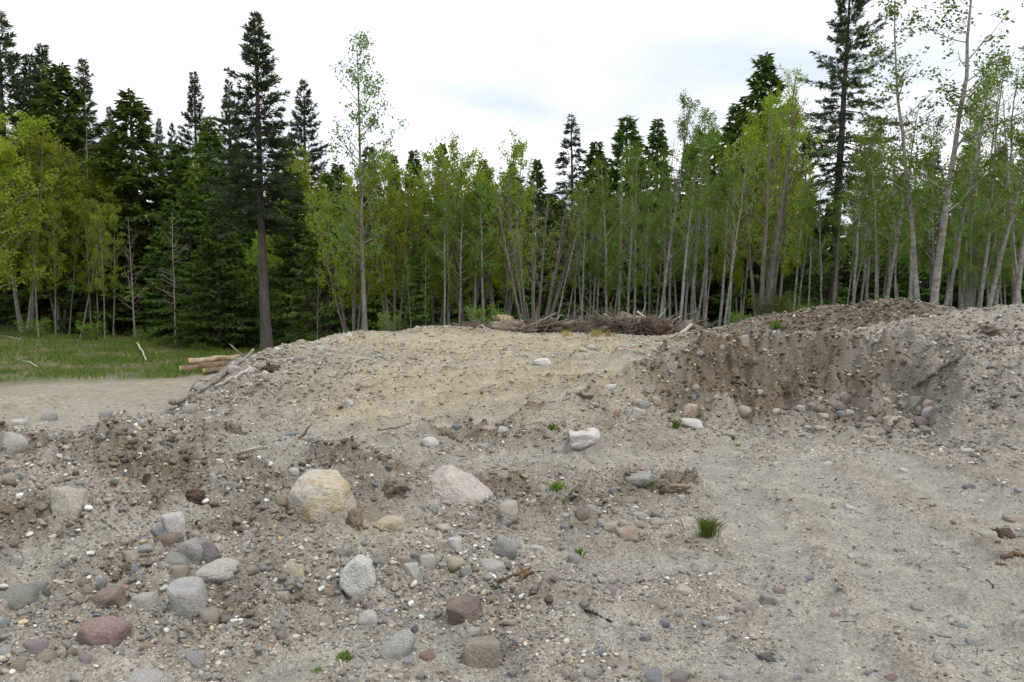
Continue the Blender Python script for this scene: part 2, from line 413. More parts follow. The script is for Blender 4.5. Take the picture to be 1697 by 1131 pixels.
def H(x, y, full=False):
    x = np.asarray(x, float); y = np.asarray(y, float)
    sh = x.shape
    x = x.ravel(); y = y.ravel()
    z = base(x, y)
    brk = fbm(x * 2.6, y * 2.6, 3, 31)
    for seg, h, w, br, x0, x1, y0, y1 in _sw:
        m = (x > x0) & (x < x1) & (y > y0) & (y < y1)
        if m.any():
            xx, yy = x[m], y[m]
            d = seg_dist(xx + .35 * w * gnoise(xx * 2 / w * .5, yy * 2 / w * .5, 5), yy + .35 * w * gnoise(xx / w, yy / w, 6), seg)
            z[m] += h * np.exp(-(d / w) ** 2) * np.clip(1 + br * brk[m] * 1.6, 0, 2.4)
    dark, rough, warm, grass, forest = fields(x, y, z)
    lane, edge, cleat, furrow = lane_field(x, y)
    z += (.018 * edge - .020 * lane + .010 * cleat + .028 * furrow * (1 + .8 * brk))
    dark = np.maximum(dark, .5 * furrow * sstep(-.4, .4, fbm(x * 2.2, y * 2.2, 2, 142)))
    dark = np.maximum(dark, .72 * rough * sstep(-.3, .5, fbm(x * 1.9, y * 1.9, 3, 141)))
    dark = dark * np.clip(.82 + .75 * fbm(x * 1.25, y * 1.6, 3, 140), .15, 1.15)
    dark = dark * (1 - .7 * lane)
    r = np.hypot(x, y)
    dark = dark * (1 - .85 * np.clip(blob_field(x, y, PALE), 0, 1))
    dark = np.maximum(dark, 1.0 * blob_field(x, y, BANK2))
    A = np.clip(.16 + .9 * rough + .08 * edge, 0, 1.1) * (1 - .75 * lane)
    A = np.where(grass > .3, .4, A)
    fadef = 1 - sstep(60, 120, r)
    n1 = fbm(x * 1.3, y * 1.3, 3, 1)
    n2 = fbm(x * 5.2, y * 5.2, 3, 2)
    n3 = np.abs(fbm(x * 11, y * 11, 3, 3))
    n4 = fbm(x * 31, y * 31, 2, 4)
    fine = 1 - sstep(8, 22, r)
    wx, wy = x + .03 * gnoise(x * 9, y * 9, 15), y + .03 * gnoise(x * 9, y * 9, 16)
    c1 = lumps(wx * 4.3, wy * 4.3, 20); c2 = lumps(wx * 10.5, wy * 10.5, 22); c3 = lumps(x * 24, y * 24, 24)
    clod = np.clip(A * (1 + .9 * n2) + .10 * n1, 0, 1.3)
    z += fadef * (.06 * A * n1 + .045 * A * n2 + (.055 * A * (n3 - .3) + (.005 + .016 * A) * n4) * fine + .012 * n1)
    z += fine * (.075 * clod * (c1 - .2) + .052 * clod * (c2 - .2) + (.007 + .024 * clod) * c3)
    # erosion gullies and clods down the cut face
    g = np.clip(blob_field(x, y, DARK[:14]), 0, 1)
    if g.max() > .01:
        z += g * (.20 * fbm(x * 2.3, y * .9, 3, 41) + .16 * (np.abs(fbm(x * 4.5, y * 3, 3, 43)) - .3))
        z += g * fadef * (.07 * (c1 - .2) + .045 * (c2 - .2))
    # wheel and track marks
    zone = np.exp(-(((x - 1.05) / .55) ** 2 + ((y - 4.95) / .28) ** 2))
    z += zone * .012 * np.sin(x * 2 * math.pi / .17 + .6 * gnoise(x * 3, y * 3, 8)) * (x > -1)
    zone = np.exp(-(((x + .1) / 1.0) ** 2 + ((y - 6.9) / .3) ** 2))
    z += zone * .010 * np.sin((x * .8 + y * .5) * 2 * math.pi / .16)
    if full:
        return z.reshape(sh), dark.reshape(sh), rough.reshape(sh), warm.reshape(sh), grass.reshape(sh), forest.reshape(sh), lane.reshape(sh)
    return z.reshape(sh)

# ------------------------------------------------------------------ ground materials
def mat_new(name):
    m = bpy.data.materials.new(name)
    m.use_nodes = True
    t = m.node_tree
    t.nodes.clear()
    out = N(t, 'ShaderNodeOutputMaterial')
    return m, t, out
def L(t, a, b): t.links.new(a, b)
def ramp(t, src, stops):
    r = N(t, 'ShaderNodeValToRGB')
    e = r.color_ramp.elements
    while len(e) < len(stops): e.new(.5)
    for i, (p, c) in enumerate(stops):
        e[i].position = p
        e[i].color = (*c, 1) if len(c) == 3 else c
    L(t, src, r.inputs[0])
    return r.outputs[0]
def mix(t, fac, a, b, blend='MIX'):
    n = N(t, 'ShaderNodeMix', data_type='RGBA', blend_type=blend)
    for sock, v in ((n.inputs[0], fac), (n.inputs[6], a), (n.inputs[7], b)):
        if hasattr(v, 'is_output') or isinstance(v, bpy.types.NodeSocket): L(t, v, sock)
        elif isinstance(v, (tuple, list)): sock.default_value = (*v, 1) if len(v) == 3 else v
        else: sock.default_value = v
    return n.outputs[2]
def noise(t, scale, detail=3, rough=.5, vec=None, out=0):
    n = N(t, 'ShaderNodeTexNoise', inp={'Scale': scale, 'Detail': detail, 'Roughness': rough})
    if vec is not None: L(t, vec, n.inputs['Vector'])
    return n.outputs[out]
def math_(t, op, a, b=None, clamp=False):
    n = N(t, 'ShaderNodeMath', operation=op, use_clamp=clamp)
    for i, v in enumerate((a, b)):
        if v is None: continue
        if isinstance(v, bpy.types.NodeSocket): L(t, v, n.inputs[i])
        else: n.inputs[i].default_value = v
    return n.outputs[0]
def attr(t, name, kind='GEOMETRY', out='Fac'):
    return N(t, 'ShaderNodeAttribute', attribute_name=name, attribute_type=kind).outputs[out]
def srgb(r, g, b):
    f = lambda c: c / 12.92 if c <= .04045 else ((c + .055) / 1.055) ** 2.4
    return f(r / 255), f(g / 255), f(b / 255)

def ground_mat():
    m, t, out = mat_new('gravelly_earth')
    g = N(t, 'ShaderNodeTexCoord').outputs['Object']
    n_big = noise(t, .8, 4, .55, g); n_mid = noise(t, 5, 5, .6, g); n_fin = noise(t, 45, 4, .65, g); n_gr = noise(t, 210, 2, .7, g)
    grey = mix(t, ramp(t, n_big, [(.35, (0, 0, 0)), (.65, (1, 1, 1))]), (.272, .250, .216), (.345, .318, .278))
    tan = mix(t, n_big, (.345, .295, .212), (.425, .362, .265))
    wm = math_(t, 'ADD', attr(t, 'warm'), math_(t, 'MULTIPLY', math_(t, 'SUBTRACT', n_mid, .5), .8), True)
    c = mix(t, wm, grey, tan)
    # moist brown soil
    dk = math_(t, 'ADD', math_(t, 'MULTIPLY', attr(t, 'dark'), 1.35), math_(t, 'MULTIPLY', math_(t, 'SUBTRACT', n_mid, .55), 2.2))
    dk = math_(t, 'ADD', dk, math_(t, 'MULTIPLY', math_(t, 'SUBTRACT', n_fin, .5), .9), True)
    dk = ramp(t, dk, [(.22, (0, 0, 0)), (.85, (.95, .95, .95))])
    soil = mix(t, n_mid, (.105, .080, .055), (.195, .155, .108))
    c = mix(t, dk, c, soil)
    # weathering of the crust
    c = mix(t, ramp(t, n_mid, [(.36, (.78, .76, .73)), (.62, (1.06, 1.06, 1.06))]), (0, 0, 0), c, 'MULTIPLY') if False else mix(t, 1.0, c, ramp(t, n_mid, [(.34, (.70, .685, .66)), (.64, (1.08, 1.08, 1.08))]), 'MULTIPLY')
    c = mix(t, 1.0, c, ramp(t, n_fin, [(.32, (.60, .58, .55)), (.66, (1.22, 1.22, 1.22))]), 'MULTIPLY')
    c = mix(t, .8, c, ramp(t, n_gr, [(.25, (.5, .48, .45)), (.5, (1, 1, 1)), (.8, (1.7, 1.7, 1.7))]), 'MULTIPLY')
    # grit set in the surface
    v = N(t, 'ShaderNodeTexVoronoi', inp={'Scale': 75.0, 'Randomness': 1.0}); L(t, g, v.inputs['Vector'])
    sepc = N(t, 'ShaderNodeSeparateColor'); L(t, v.outputs['Color'], sepc.inputs[0])
    stone = ramp(t, sepc.outputs[0], [(0, (.14, .12, .10)), (.3, (.26, .23, .19)), (.55, (.40, .34, .26)), (.75, (.33, .32, .31)), (.93, (.55, .53, .49)), (1, (.7, .68, .64))])
    on = math_(t, 'MULTIPLY', math_(t, 'GREATER_THAN', sepc.outputs[1], .52), math_(t, 'LESS_THAN', v.outputs['Distance'], .40))
    on = math_(t, 'MULTIPLY', on, math_(t, 'GREATER_THAN', n_mid, .44))
    c = mix(t, math_(t, 'MULTIPLY', on, .8), c, stone)
    # driven lanes: fine dry silt pressed flat
    lane = attr(t, 'lane')
    silt = mix(t, wm, mix(t, n_mid, (.268, .250, .222), (.325, .304, .270)), mix(t, n_mid, (.33, .285, .212), (.395, .342, .256)))
    silt = mix(t, .9, silt, ramp(t, n_gr, [(.28, (.5, .5, .48)), (.72, (1.5, 1.5, 1.5))]), 'MULTIPLY')
    silt = mix(t, .8, silt, ramp(t, n_fin, [(.32, (.68, .67, .65)), (.66, (1.2, 1.2, 1.2))]), 'MULTIPLY')
    silt = mix(t, .8, silt, ramp(t, n_mid, [(.34, (.8, .79, .77)), (.64, (1.1, 1.1, 1.1))]), 'MULTIPLY')
    c = mix(t, math_(t, 'MULTIPLY', lane, .8), c, silt)
    # mould and grass
    gr = attr(t, 'grass')
    grn = mix(t, ramp(t, n_big, [(.4, (0, 0, 0)), (.6, (1, 1, 1))]), (.065, .09, .03), (.15, .125, .07))
    fl = mix(t, n_mid, (.05, .038, .025), (.035, .045, .018))
    c = mix(t, gr, c, mix(t, attr(t, 'forest'), grn, fl))
    bs = N(t, 'ShaderNodeBsdfPrincipled', inp={'Roughness': .93, 'Specular IOR Level': .18})
    L(t, c, bs.inputs['Base Color'])
    hgt = math_(t, 'ADD', math_(t, 'MULTIPLY', n_fin, .5), math_(t, 'MULTIPLY', n_gr, .22))
    hgt = math_(t, 'ADD', hgt, math_(t, 'MULTIPLY', on, math_(t, 'SUBTRACT', .5, v.outputs['Distance'])))
    b = N(t, 'ShaderNodeBump', inp={'Strength': 1.0, 'Distance': .02}); L(t, hgt, b.inputs['Height'])
    L(t, b.outputs[0], bs.inputs['Normal'])
    L(t, bs.outputs[0], out.inputs[0])
    return m
M_GROUND = ground_mat()

# ------------------------------------------------------------------ one sheet of ground, cut along its own edges into its regions
th = np.concatenate([np.linspace(-math.pi, -.74, 30)[:-1], np.linspace(-.74, .74, 720), np.linspace(.74, math.pi, 30)[1:-1]])
rr = np.concatenate([np.linspace(.15, 2.4, 10)[:-1], np.exp(np.linspace(math.log(2.4), math.log(26), 560))[:-1], np.exp(np.linspace(math.log(26), math.log(900), 50))])
nth, nr = len(th), len(rr)
TH, RR = np.meshgrid(th, rr)
GX, GY = RR * np.sin(TH), RR * np.cos(TH)
GZ, G_dark, G_rough, G_warm, G_grass, G_for, G_lane = H(GX, GY, True)
V = np.stack((GX, GY, GZ), -1).reshape(-1, 3)
V = np.vstack([V, [[0, 0, float(H(np.array([0.0]), np.array([0.01]))[0])]]])
ii, jj = np.meshgrid(np.arange(nr - 1), np.arange(nth), indexing='ij')
j2 = (jj + 1) % nth
quads = np.stack((ii * nth + jj, ii * nth + j2, (ii + 1) * nth + j2, (ii + 1) * nth + jj), -1).reshape(-1, 4)[:, ::-1]
tris = np.stack((np.full(nth, len(V) - 1), (np.arange(nth) + 1) % nth, np.arange(nth)), 1)[:, ::-1]
def faceval(a): return a.reshape(-1)[quads].mean(1)
fx, fy, fz = faceval(GX), faceval(GY), faceval(GZ)
f_g, f_f = faceval(G_grass), faceval(G_for)
pit = (fx > 3.0) & (fy < 19.5) & (fy > 5) & (fy > np.interp(fx, [2.0, 3, 4, 5.2, 6, 8, 12], [10.9, 10.7, 10.6, 9.6, 8.2, 7.2, 6.5])) & (np.abs(np.arctan2(fx, fy)) < 1.2)
region = np.zeros(len(quads), int)
region[pit] = 2
berm = (fx < -.9) & (fy < 9.3) & (fy > 4.0) & (faceval(GZ) > .17)
region[berm] = 1
region[(fz < -.72) & (f_g < .5) & (fx < 0) & (fy > 9)] = 3
region[f_g > .5] = 4
region[(f_f > .5) & (f_g > .5)] = 5
attrs_all = {'dark': np.r_[G_dark.ravel(), 0], 'warm': np.r_[G_warm.ravel(), 0], 'grass': np.r_[G_grass.ravel(), 0], 'forest': np.r_[G_for.ravel(), 0], 'lane': np.r_[G_lane.ravel(), 0]}
for k, nm in enumerate(('gravel_ground', 'gravel_berm', 'earth_bank', 'dirt_road', 'meadow', 'forest_floor')):
    fq = quads[region == k]
    fl = [fq] + ([tris] if k == 0 else [])
    used = np.unique(np.concatenate([f.ravel() for f in fl]))
    remap = np.full(len(V), -1, np.int64); remap[used] = np.arange(len(used))
    me = mesh(nm, V[used], [remap[f] for f in fl], M_GROUND, {a: v[used] for a, v in attrs_all.items()})
    tag(link(nm, me), kind='structure')

# ------------------------------------------------------------------ trees
def leaf_mat(name, c1, c2, trans=.35, hue_var=.12):
    m, t, out = mat_new(name)
    tn = attr(t, 'tint')
    c = mix(t, tn, c1, c2)
    oi = N(t, 'ShaderNodeObjectInfo')
    hs = N(t, 'ShaderNodeHueSaturation')
    L(t, math_(t, 'ADD', math_(t, 'MULTIPLY', oi.outputs['Random'], hue_var * .18), .5 - hue_var * .09), hs.inputs['Hue'])
    L(t, math_(t, 'ADD', math_(t, 'MULTIPLY', oi.outputs['Random'], hue_var * 3), 1 - hue_var * 1.5), hs.inputs['Value'])
    L(t, c, hs.inputs['Color'])
    df = N(t, 'ShaderNodeBsdfDiffuse', inp={'Roughness': .4}); tr = N(t, 'ShaderNodeBsdfTranslucent')
    L(t, hs.outputs[0], df.inputs[0])
    br = mix(t, 1.0, hs.outputs[0], (1.25, 1.3, .7), 'MULTIPLY'); L(t, br, tr.inputs[0])
    ms = N(t, 'ShaderNodeMixShader', inp={0: trans}); L(t, df.outputs[0], ms.inputs[1]); L(t, tr.outputs[0], ms.inputs[2])
    L(t, ms.outputs[0], out.inputs[0])
    return m
M_FIR = leaf_mat('fir_needles', (.046, .070, .040), (.105, .145, .072), .16, .2)
M_CEDAR = leaf_mat('cedar_sprays', (.052, .097, .027), (.118, .188, .046), .22, .2)
M_MAPLE = leaf_mat('maple_bloom', (.165, .235, .034), (.31, .40, .06), .45, .2)
M_BLOOM = leaf_mat('flowering_maple', (.16, .205, .028), (.30, .345, .048), .42, .15)
M_ALDER = leaf_mat('alder_leaves', (.10, .165, .036), (.20, .29, .065), .42, .25)
M_COTTON = leaf_mat('cottonwood_leaves', (.10, .17, .05), (.19, .28, .085), .42, .1)
M_GRASSB = leaf_mat('grass_blades', (.085, .165, .033), (.20, .26, .07), .35, .2)
M_GRASSF = leaf_mat('fresh_grass', (.10, .165, .042), (.18, .25, .075), .35, .2)
M_DRYG = leaf_mat('dry_grass', (.34, .26, .10), (.50, .40, .18), .3, .2)

def bark_mat(name, c1, c2, patch, patch_amt, vscale=(6, 6, 1.2), bump=.5):
    m, t, out = mat_new(name)
    g = N(t, 'ShaderNodeTexCoord').outputs['Object']
    oi = N(t, 'ShaderNodeObjectInfo')
    mp_ = N(t, 'ShaderNodeMapping'); mp_.inputs['Scale'].default_value = vscale; L(t, g, mp_.inputs[0])
    cb = N(t, 'ShaderNodeCombineXYZ'); L(t, math_(t, 'MULTIPLY', oi.outputs['Random'], 50.0), cb.inputs[0]); L(t, cb.outputs[0], mp_.inputs['Location'])
    n1 = noise(t, 1.6, 5, .65, mp_.outputs[0]); n2 = noise(t, .9, 3, .6, g); n3 = noise(t, 9, 3, .6, mp_.outputs[0])
    c = mix(t, ramp(t, n1, [(.35, (0, 0, 0)), (.62, (1, 1, 1))]), c1, c2)
    c = mix(t, math_(t, 'MULTIPLY', ramp(t, n2, [(.45, (0, 0, 0)), (.62, (1, 1, 1))]), patch_amt), c, patch)
    c = mix(t, 1.0, c, ramp(t, n3, [(.3, (.65, .65, .65)), (.7, (1.2, 1.2, 1.2))]), 'MULTIPLY')
    bs = N(t, 'ShaderNodeBsdfPrincipled', inp={'Roughness': .9, 'Specular IOR Level': .15})
    L(t, c, bs.inputs['Base Color'])
    b = N(t, 'ShaderNodeBump', inp={'Strength': bump, 'Distance': .05}); L(t, math_(t, 'ADD', n1, math_(t, 'MULTIPLY', n3, .4)), b.inputs['Height']); L(t, b.outputs[0], bs.inputs['Normal'])
    L(t, bs.outputs[0], out.inputs[0])
    return m
M_BK_ALDER = bark_mat('alder_bark', (.17, .16, .14), (.38, .37, .335), (.13, .14, .085), .55, (3, 3, 5))
M_BK_FIR = bark_mat('fir_bark', (.07, .058, .05), (.165, .145, .13), (.09, .09, .075), .4, (9, 9, .9), .9)
M_BK_MAPLE = bark_mat('maple_bark', (.12, .105, .09), (.27, .245, .215), (.10, .10, .05), .6, (7, 7, 1.2))
M_BK_MOSS = bark_mat('mossy_bark', (.09, .07, .05), (.16, .125, .08), (.14, .12, .03), .9, (7, 7, 1.2))
M_DEAD = bark_mat('weathered_wood', (.16, .135, .11), (.36, .325, .28), (.12, .09, .065), .5, (14, 14, 2))
M_ROOT = bark_mat('rusty_wood', (.10, .065, .042), (.24, .15, .09), (.09, .06, .04), .5, (12, 12, 2))

class Tubes:
    def __init__(self): self.v, self.f, self.n = [], [], 0
    def add(self, pts, rad, sides=6, cap=False, lumpy=0, seed=0):
        pts = np.asarray(pts, float); rad = np.asarray(rad, float)
        m = len(pts)
        tg = np.gradient(pts, axis=0); tg /= np.linalg.norm(tg, axis=1)[:, None] + 1e-12
        ref = np.array((0, 0, 1.0)) if abs(tg[:, 2]).mean() < .75 else np.array((1.0, .13, 0))
        u = np.cross(tg, ref); u /= np.linalg.norm(u, axis=1)[:, None] + 1e-12
        w = np.cross(tg, u)
        a = np.linspace(0, 2 * math.pi, sides, endpoint=False)
        R = rad[:, None] * np.ones(sides)
        if lumpy: R = R * (1 + lumpy * np.random.default_rng(seed).normal(size=R.shape))
        ring = pts[:, None] + R[..., None] * (np.cos(a)[None, :, None] * u[:, None] + np.sin(a)[None, :, None] * w[:, None])
        self.v.append(ring.reshape(-1, 3))
        i, j = np.meshgrid(np.arange(m - 1), np.arange(sides), indexing='ij')
        j2 = (j + 1) % sides
        self.f.append(self.n + np.stack((i * sides + j, i * sides + j2, (i + 1) * sides + j2, (i + 1) * sides + j), -1).reshape(-1, 4))
        self.n += m * sides
        if cap:
            for e, rev in ((0, False), (m - 1, True)):
                self.v.append(pts[e][None]); k = np.arange(sides); b = self.n - (m * sides if e == 0 else m * sides + 1) + e * sides
                tri = np.stack((b + k, b + (k + 1) % sides, np.full(sides, self.n), np.full(sides, self.n)), 1)
                self.f.append(tri if rev else tri[:, ::-1]); self.n += 1
    def mesh(self, name, mat):
        f = np.vstack(self.f)
        q = f[f[:, 2] != f[:, 3]]; q = q[q[:, 0] != q[:, 1]]
        t1 = f[f[:, 2] == f[:, 3]][:, :3]; t2 = f[f[:, 0] == f[:, 1]][:, 1:]
        return mesh(name, np.vstack(self.v), [q, t1, t2], mat)

def unit(v): return v / (np.linalg.norm(v, axis=-1, keepdims=True) + 1e-12)
def leaves(pos, dirs, nrm, ln, wd, tint, fold=0.0):
    """kite-shaped blades"""
    pos, dirs = np.asarray(pos), unit(np.asarray(dirs))
    side = unit(np.cross(dirs, nrm))
    up = np.cross(side, dirs)
    ln, wd = ln[:, None], wd[:, None]
    mid = pos + dirs * ln * .45 - up * ln * fold
    v = np.stack((pos, mid + side * wd * .5, pos + dirs * ln, mid - side * wd * .5), 1)
    n = len(pos)
    return v.reshape(-1, 3), np.arange(4 * n).reshape(n, 4), np.repeat(tint, 4)

def conifer(seed, Hh, base_h, R, kind='fir', nbr=220, ragged=.3, r0=.25, density=1.0):
    r = np.random.default_rng(seed)
    tb = Tubes()
    zt = np.linspace(0, Hh, 12)
    wob = np.cumsum(r.normal(0, .012 * Hh / 12, (12, 2)), 0)
    tp = np.c_[wob, zt]
    tb.add(tp, r0 * (1 - zt / Hh) ** .85 * (1 + .35 * np.exp(-zt / .5)) + .012, 9)
    LP, LD, LN, LL, LW, LT = [], [], [], [], [], []
    ga = 2.39996
    for i in range(nbr):
        t = (i + r.uniform(0, .9)) / nbr
        t = t ** .92
        h = min(base_h + (Hh * .988 - base_h) * t + r.normal(0, .12) * (t < .95), Hh * .99)
        if kind == 'fir': prof = (1 - t) ** .88 * min(1, .35 + 2.2 * t + .3)
        elif kind == 'hemlock': prof = (1 - t) ** .9
        else: prof = (1 - t) ** .95 * min(1, .55 + 2.5 * t)
        Lb = R * prof * r.uniform(1 - ragged * 1.6, 1 + ragged * .6) + .12
        if r.uniform() < ragged * .22 and t < .8: continue
        az = i * ga + r.normal(0, .5)
        el = {'fir': -.25 + .95 * t ** 1.3, 'hemlock': -.25 + .6 * t, 'cedar': -.12 + .75 * t ** 1.6}[kind] + r.normal(0, .12)
        hd = np.array((math.cos(az), math.sin(az), 0.0))
        n = 6
        s = np.linspace(0, 1, n)
        sag = {'fir': -.10, 'hemlock': -.35, 'cedar': -.30}[kind] * (1 - .5 * t)
        tipup = {'fir': .10, 'hemlock': -.05, 'cedar': .18}[kind]
        p0 = np.array([np.interp(h, zt, tp[:, 0]), np.interp(h, zt, tp[:, 1]), h])
        P = p0 + Lb * (s[:, None] * (hd * math.cos(el) + np.array((0, 0, math.sin(el)))) + np.array((0, 0, 1.0)) * (sag * s ** 1.6 + tipup * s ** 4)[:, None])
        P[1:] += r.normal(0, .02 * Lb, (n - 1, 3))
        tb.add(P, np.linspace(max(.008, .03 * Lb * .4), .004, n), 3)
        h_fan = {'fir': .24, 'hemlock': .20, 'cedar': .26}[kind] * Lb
        # sprays on the branch
        m = max(6, int(Lb * 24 * density))
        sv = r.uniform(.12, 1, m) ** .8
        q = np.stack([np.interp(sv, s, P[:, k]) for k in range(3)], 1)
        tan = unit(P[-1] - P[0])
        sd = unit(np.cross(tan, (0, 0, 1.0)))
        sg = r.choice([-1, 1], m)
        if kind == 'cedar':
            dd = tan * r.uniform(.4, 1.0, m)[:, None] + sd * (sg * r.uniform(.25, .9, m))[:, None] + np.array((0, 0, 1.0)) * r.uniform(-1.1, -.1, m)[:, None]
            ll = r.uniform(.26, .58, m) * (1 - .3 * sv); ww = ll * r.uniform(.28, .44, m); rep = 2
        else:
            dd = tan * r.uniform(.4, .9, m)[:, None] + sd * (sg * r.uniform(.3, .9, m))[:, None] + np.array((0, 0, 1.0)) * r.uniform(-.6 if kind == 'hemlock' else -.45, .35, m)[:, None]
            ll = r.uniform(.24, .5, m) * (1 - .3 * sv); ww = ll * r.uniform(.13, .21, m); rep = 4
        off = r.uniform(0, 1, m) ** .9 * h_fan * np.clip(1.15 - sv, .15, 1)
        q = q + sd * (sg * off)[:, None] + tan * (off * .5)[:, None] + np.array((0, 0, 1.0)) * (-.35 * off * (1 if kind != 'fir' else .5))[:, None]
        clump = r.uniform(0, 1)
        for _ in range(rep):
            LP.append(q + r.normal(0, .03, (m, 3))); LD.append(dd + r.normal(0, .28, (m, 3))); LN.append(unit(r.normal(0, 1, (m, 3)) + np.array((0, 0, .8))))
            LL.append(ll * r.uniform(.7, 1.2, m)); LW.append(ww); LT.append(np.clip(.5 * clump + r.uniform(-.1, .6, m), 0, 1))
    # dead stubs on the bare trunk
    for _ in range(int(base_h * 1.6)):
        h = r.uniform(.2 * base_h, base_h * 1.05); az = r.uniform(0, 6.28); Lb = r.uniform(.2, .9)
        p0 = np.array((np.interp(h, zt, tp[:, 0]), np.interp(h, zt, tp[:, 1]), h)); d = np.array((math.cos(az), math.sin(az), r.uniform(-.4, .2)))
        tb.add([p0, p0 + d * Lb * .6, p0 + d * Lb + (0, 0, -.1 * Lb)], [.018, .012, .004], 3)
    v, f, tt = leaves(np.vstack(LP), np.vstack(LD), np.vstack(LN), np.concatenate(LL), np.concatenate(LW), np.concatenate(LT))
    mt = {'fir': M_FIR, 'hemlock': M_FIR, 'cedar': M_CEDAR}[kind]
    return tb.mesh('trunk', M_BK_FIR), mesh('crown', v, f, mt, {'tint': tt}, smooth=False), Hh

def broadleaf(seed, Hh, nstem, spread, r0, b0, nb, blen, up, nleaf, leaf, lmat, bmat, droop=.3, clus=5, wander=.02, bare=False, fine=4, narrow=1.0, base_gap=.12):
    r = np.random.default_rng(seed)
    tb = Tubes()
    sites, sdir, wgt = [], [], []
    for sidx in range(nstem):
        a = r.uniform(0, 6.283) if nstem > 1 else 0
        a = (sidx + r.uniform(-.3, .3)) / nstem * 6.283 if nstem > 1 else a
        sp = spread * r.uniform(.3, 1.0) if nstem > 1 else spread
        Hs = Hh * (1 if sidx == 0 else r.uniform(.78, 1.0))
        n = 11
        t = np.linspace(0, 1, n)
        wo_ = np.cumsum(r.normal(0, wander * Hs / 11, (n, 2)), 0) * np.sqrt(t)[:, None]
        P = np.c_[base_gap * math.cos(a) * (nstem > 1) + sp * math.cos(a) * t ** .85 + wo_[:, 0], base_gap * math.sin(a) * (nstem > 1) + sp * math.sin(a) * t ** .85 + wo_[:, 1], Hs * t]
        rad = r0 * (r.uniform(.6, 1) if sidx else 1) * (1 - t) ** .8 * (1 + .4 * np.exp(-t * 30)) + .009
        tb.add(P, rad, 8)
        for k in range(nb):
            tk = b0 + (.97 - b0) * ((k + r.uniform(0, 1)) / nb)
            p0 = np.array([np.interp(tk, t, P[:, q]) for q in range(3)])
            az = r.uniform(0, 6.283)
            el = up + r.normal(0, .16) + .25 * tk
            prof = narrow * (1 - ((tk - b0) / (1 - b0))) ** .7 * min(1, .4 + 3 * (tk - b0)) + .12
            Lb = blen * prof * r.uniform(.6, 1.15)
            d = np.array((math.cos(az) * math.cos(el), math.sin(az) * math.cos(el), math.sin(el)))
            s = np.linspace(0, 1, 6)
            B = p0 + Lb * (s[:, None] * d + np.array((0, 0, 1.0)) * (.22 * s ** 2)[:, None]) + np.cumsum(r.normal(0, .03 * Lb, (6, 3)), 0) * s[:, None]
            rb = min(np.interp(tk, t, rad) * .5, .012 + .012 * Lb)
            tb.add(B, np.linspace(rb, .004, 6), 4)
            for s_ in np.linspace(.3, 1, 5):
                sites.append([np.interp(s_, s, B[:, q]) for q in range(3)]); sdir.append(d); wgt.append(1.0)
            for j in range(fine):
                s_ = r.uniform(.2, .95)
                q0 = np.array([np.interp(s_, s, B[:, q]) for q in range(3)])
                d2 = unit(d + r.normal(0, .6, 3) + np.array((0, 0, .25)))
                L2 = Lb * r.uniform(.25, .5)
                Q = q0 + L2 * np.linspace(0, 1, 4)[:, None] * d2 + np.cumsum(r.normal(0, .03 * L2, (4, 3)), 0)
                tb.add(Q, [.007, .006, .0045, .003], 3)
                for u_ in (.4, .7, 1.0):
                    sites.append(Q[0] + (Q[-1] - Q[0]) * u_); sdir.append(d2); wgt.append(1.2)
        sites.append(P[-1]); sdir.append(np.array((0, 0, 1.0))); wgt.append(1)
    trunk = tb.mesh('trunk', bmat)
    S = np.array(sites); D = np.array(sdir); W = np.array(wgt)
    # uneven: some limbs are fuller than others
    W = W * np.clip(1 + 1.4 * gnoise(S[:, 0] * .9 + S[:, 2] * .5, S[:, 1] * .9 - S[:, 2] * .6, seed), .05, 3)
    nc = max(1, nleaf // clus)
    k = r.choice(len(S), nc, p=W / W.sum())
    c = S[k] + r.normal(0, leaf * .9, (nc, 3))
    ctint = r.uniform(0, 1, nc)
    k = np.repeat(np.arange(nc), clus); m = len(k)
    pos = c[k] + r.normal(0, leaf * .75, (m, 3))
    dr = unit(r.normal(0, 1, (m, 3)) + np.array((0, 0, -droop * 2)))
    v, f, tt = leaves(pos, dr, unit(r.normal(0, 1, (m, 3)) + np.array((0, 0, .6))), leaf * r.uniform(.7, 1.35, m), leaf * r.uniform(.45, .8, m), np.clip(.55 * ctint[k] + r.uniform(0, .5, m), 0, 1), .08)
    return trunk, mesh('crown', v, f, lmat, {'tint': tt}, smooth=False), Hh

BARE = None
P_ = {}
P_['fir1'] = [conifer(101, 18, 2, 4.3, 'fir', 210, .36, .26), conifer(102, 18, 1, 4.0, 'fir', 220, .28, .26)]
P_['firtall'] = [conifer(103, 19, 7.2, 2.9, 'fir', 230, .5, .27, 1.15)]
P_['firhuge'] = [conifer(104, 24, 8.6, 4.8, 'fir', 210, .55, .36, 1.15)]
P_['hemlock'] = [conifer(105, 15, 2, 3.3, 'hemlock', 130, .4, .2, 1.2)]
P_['cedar'] = [conifer(106, 14, .3, 3.7, 'cedar', 250, .28, .22), conifer(107, 14, .5, 3.5, 'cedar', 230, .33, .22), conifer(108, 14, .3, 4.2, 'cedar', 230, .28, .25)]
P_['alder'] = [broadleaf(200 + i, 12, 1, .3, .095, .42, 26, 2.1, .62, 3600, .095, M_ALDER, M_BK_ALDER, .3, 8, .035, narrow=.9) for i in range(4)] + [broadleaf(205, 12, 2, .8, .09, .30, 20, 2.3, .5, 4200, .10, M_ALDER, M_BK_ALDER, .3, 7, .04), broadleaf(206, 12, 1, .6, .085, .55, 20, 2.6, .7, 3400, .095, M_ALDER, M_BK_ALDER, .3, 8, .05, narrow=1.1), broadleaf(207, 12, 1, .2, .10, .22, 34, 2.5, .45, 5200, .10, M_ALDER, M_BK_ALDER, .3, 8, .03)]
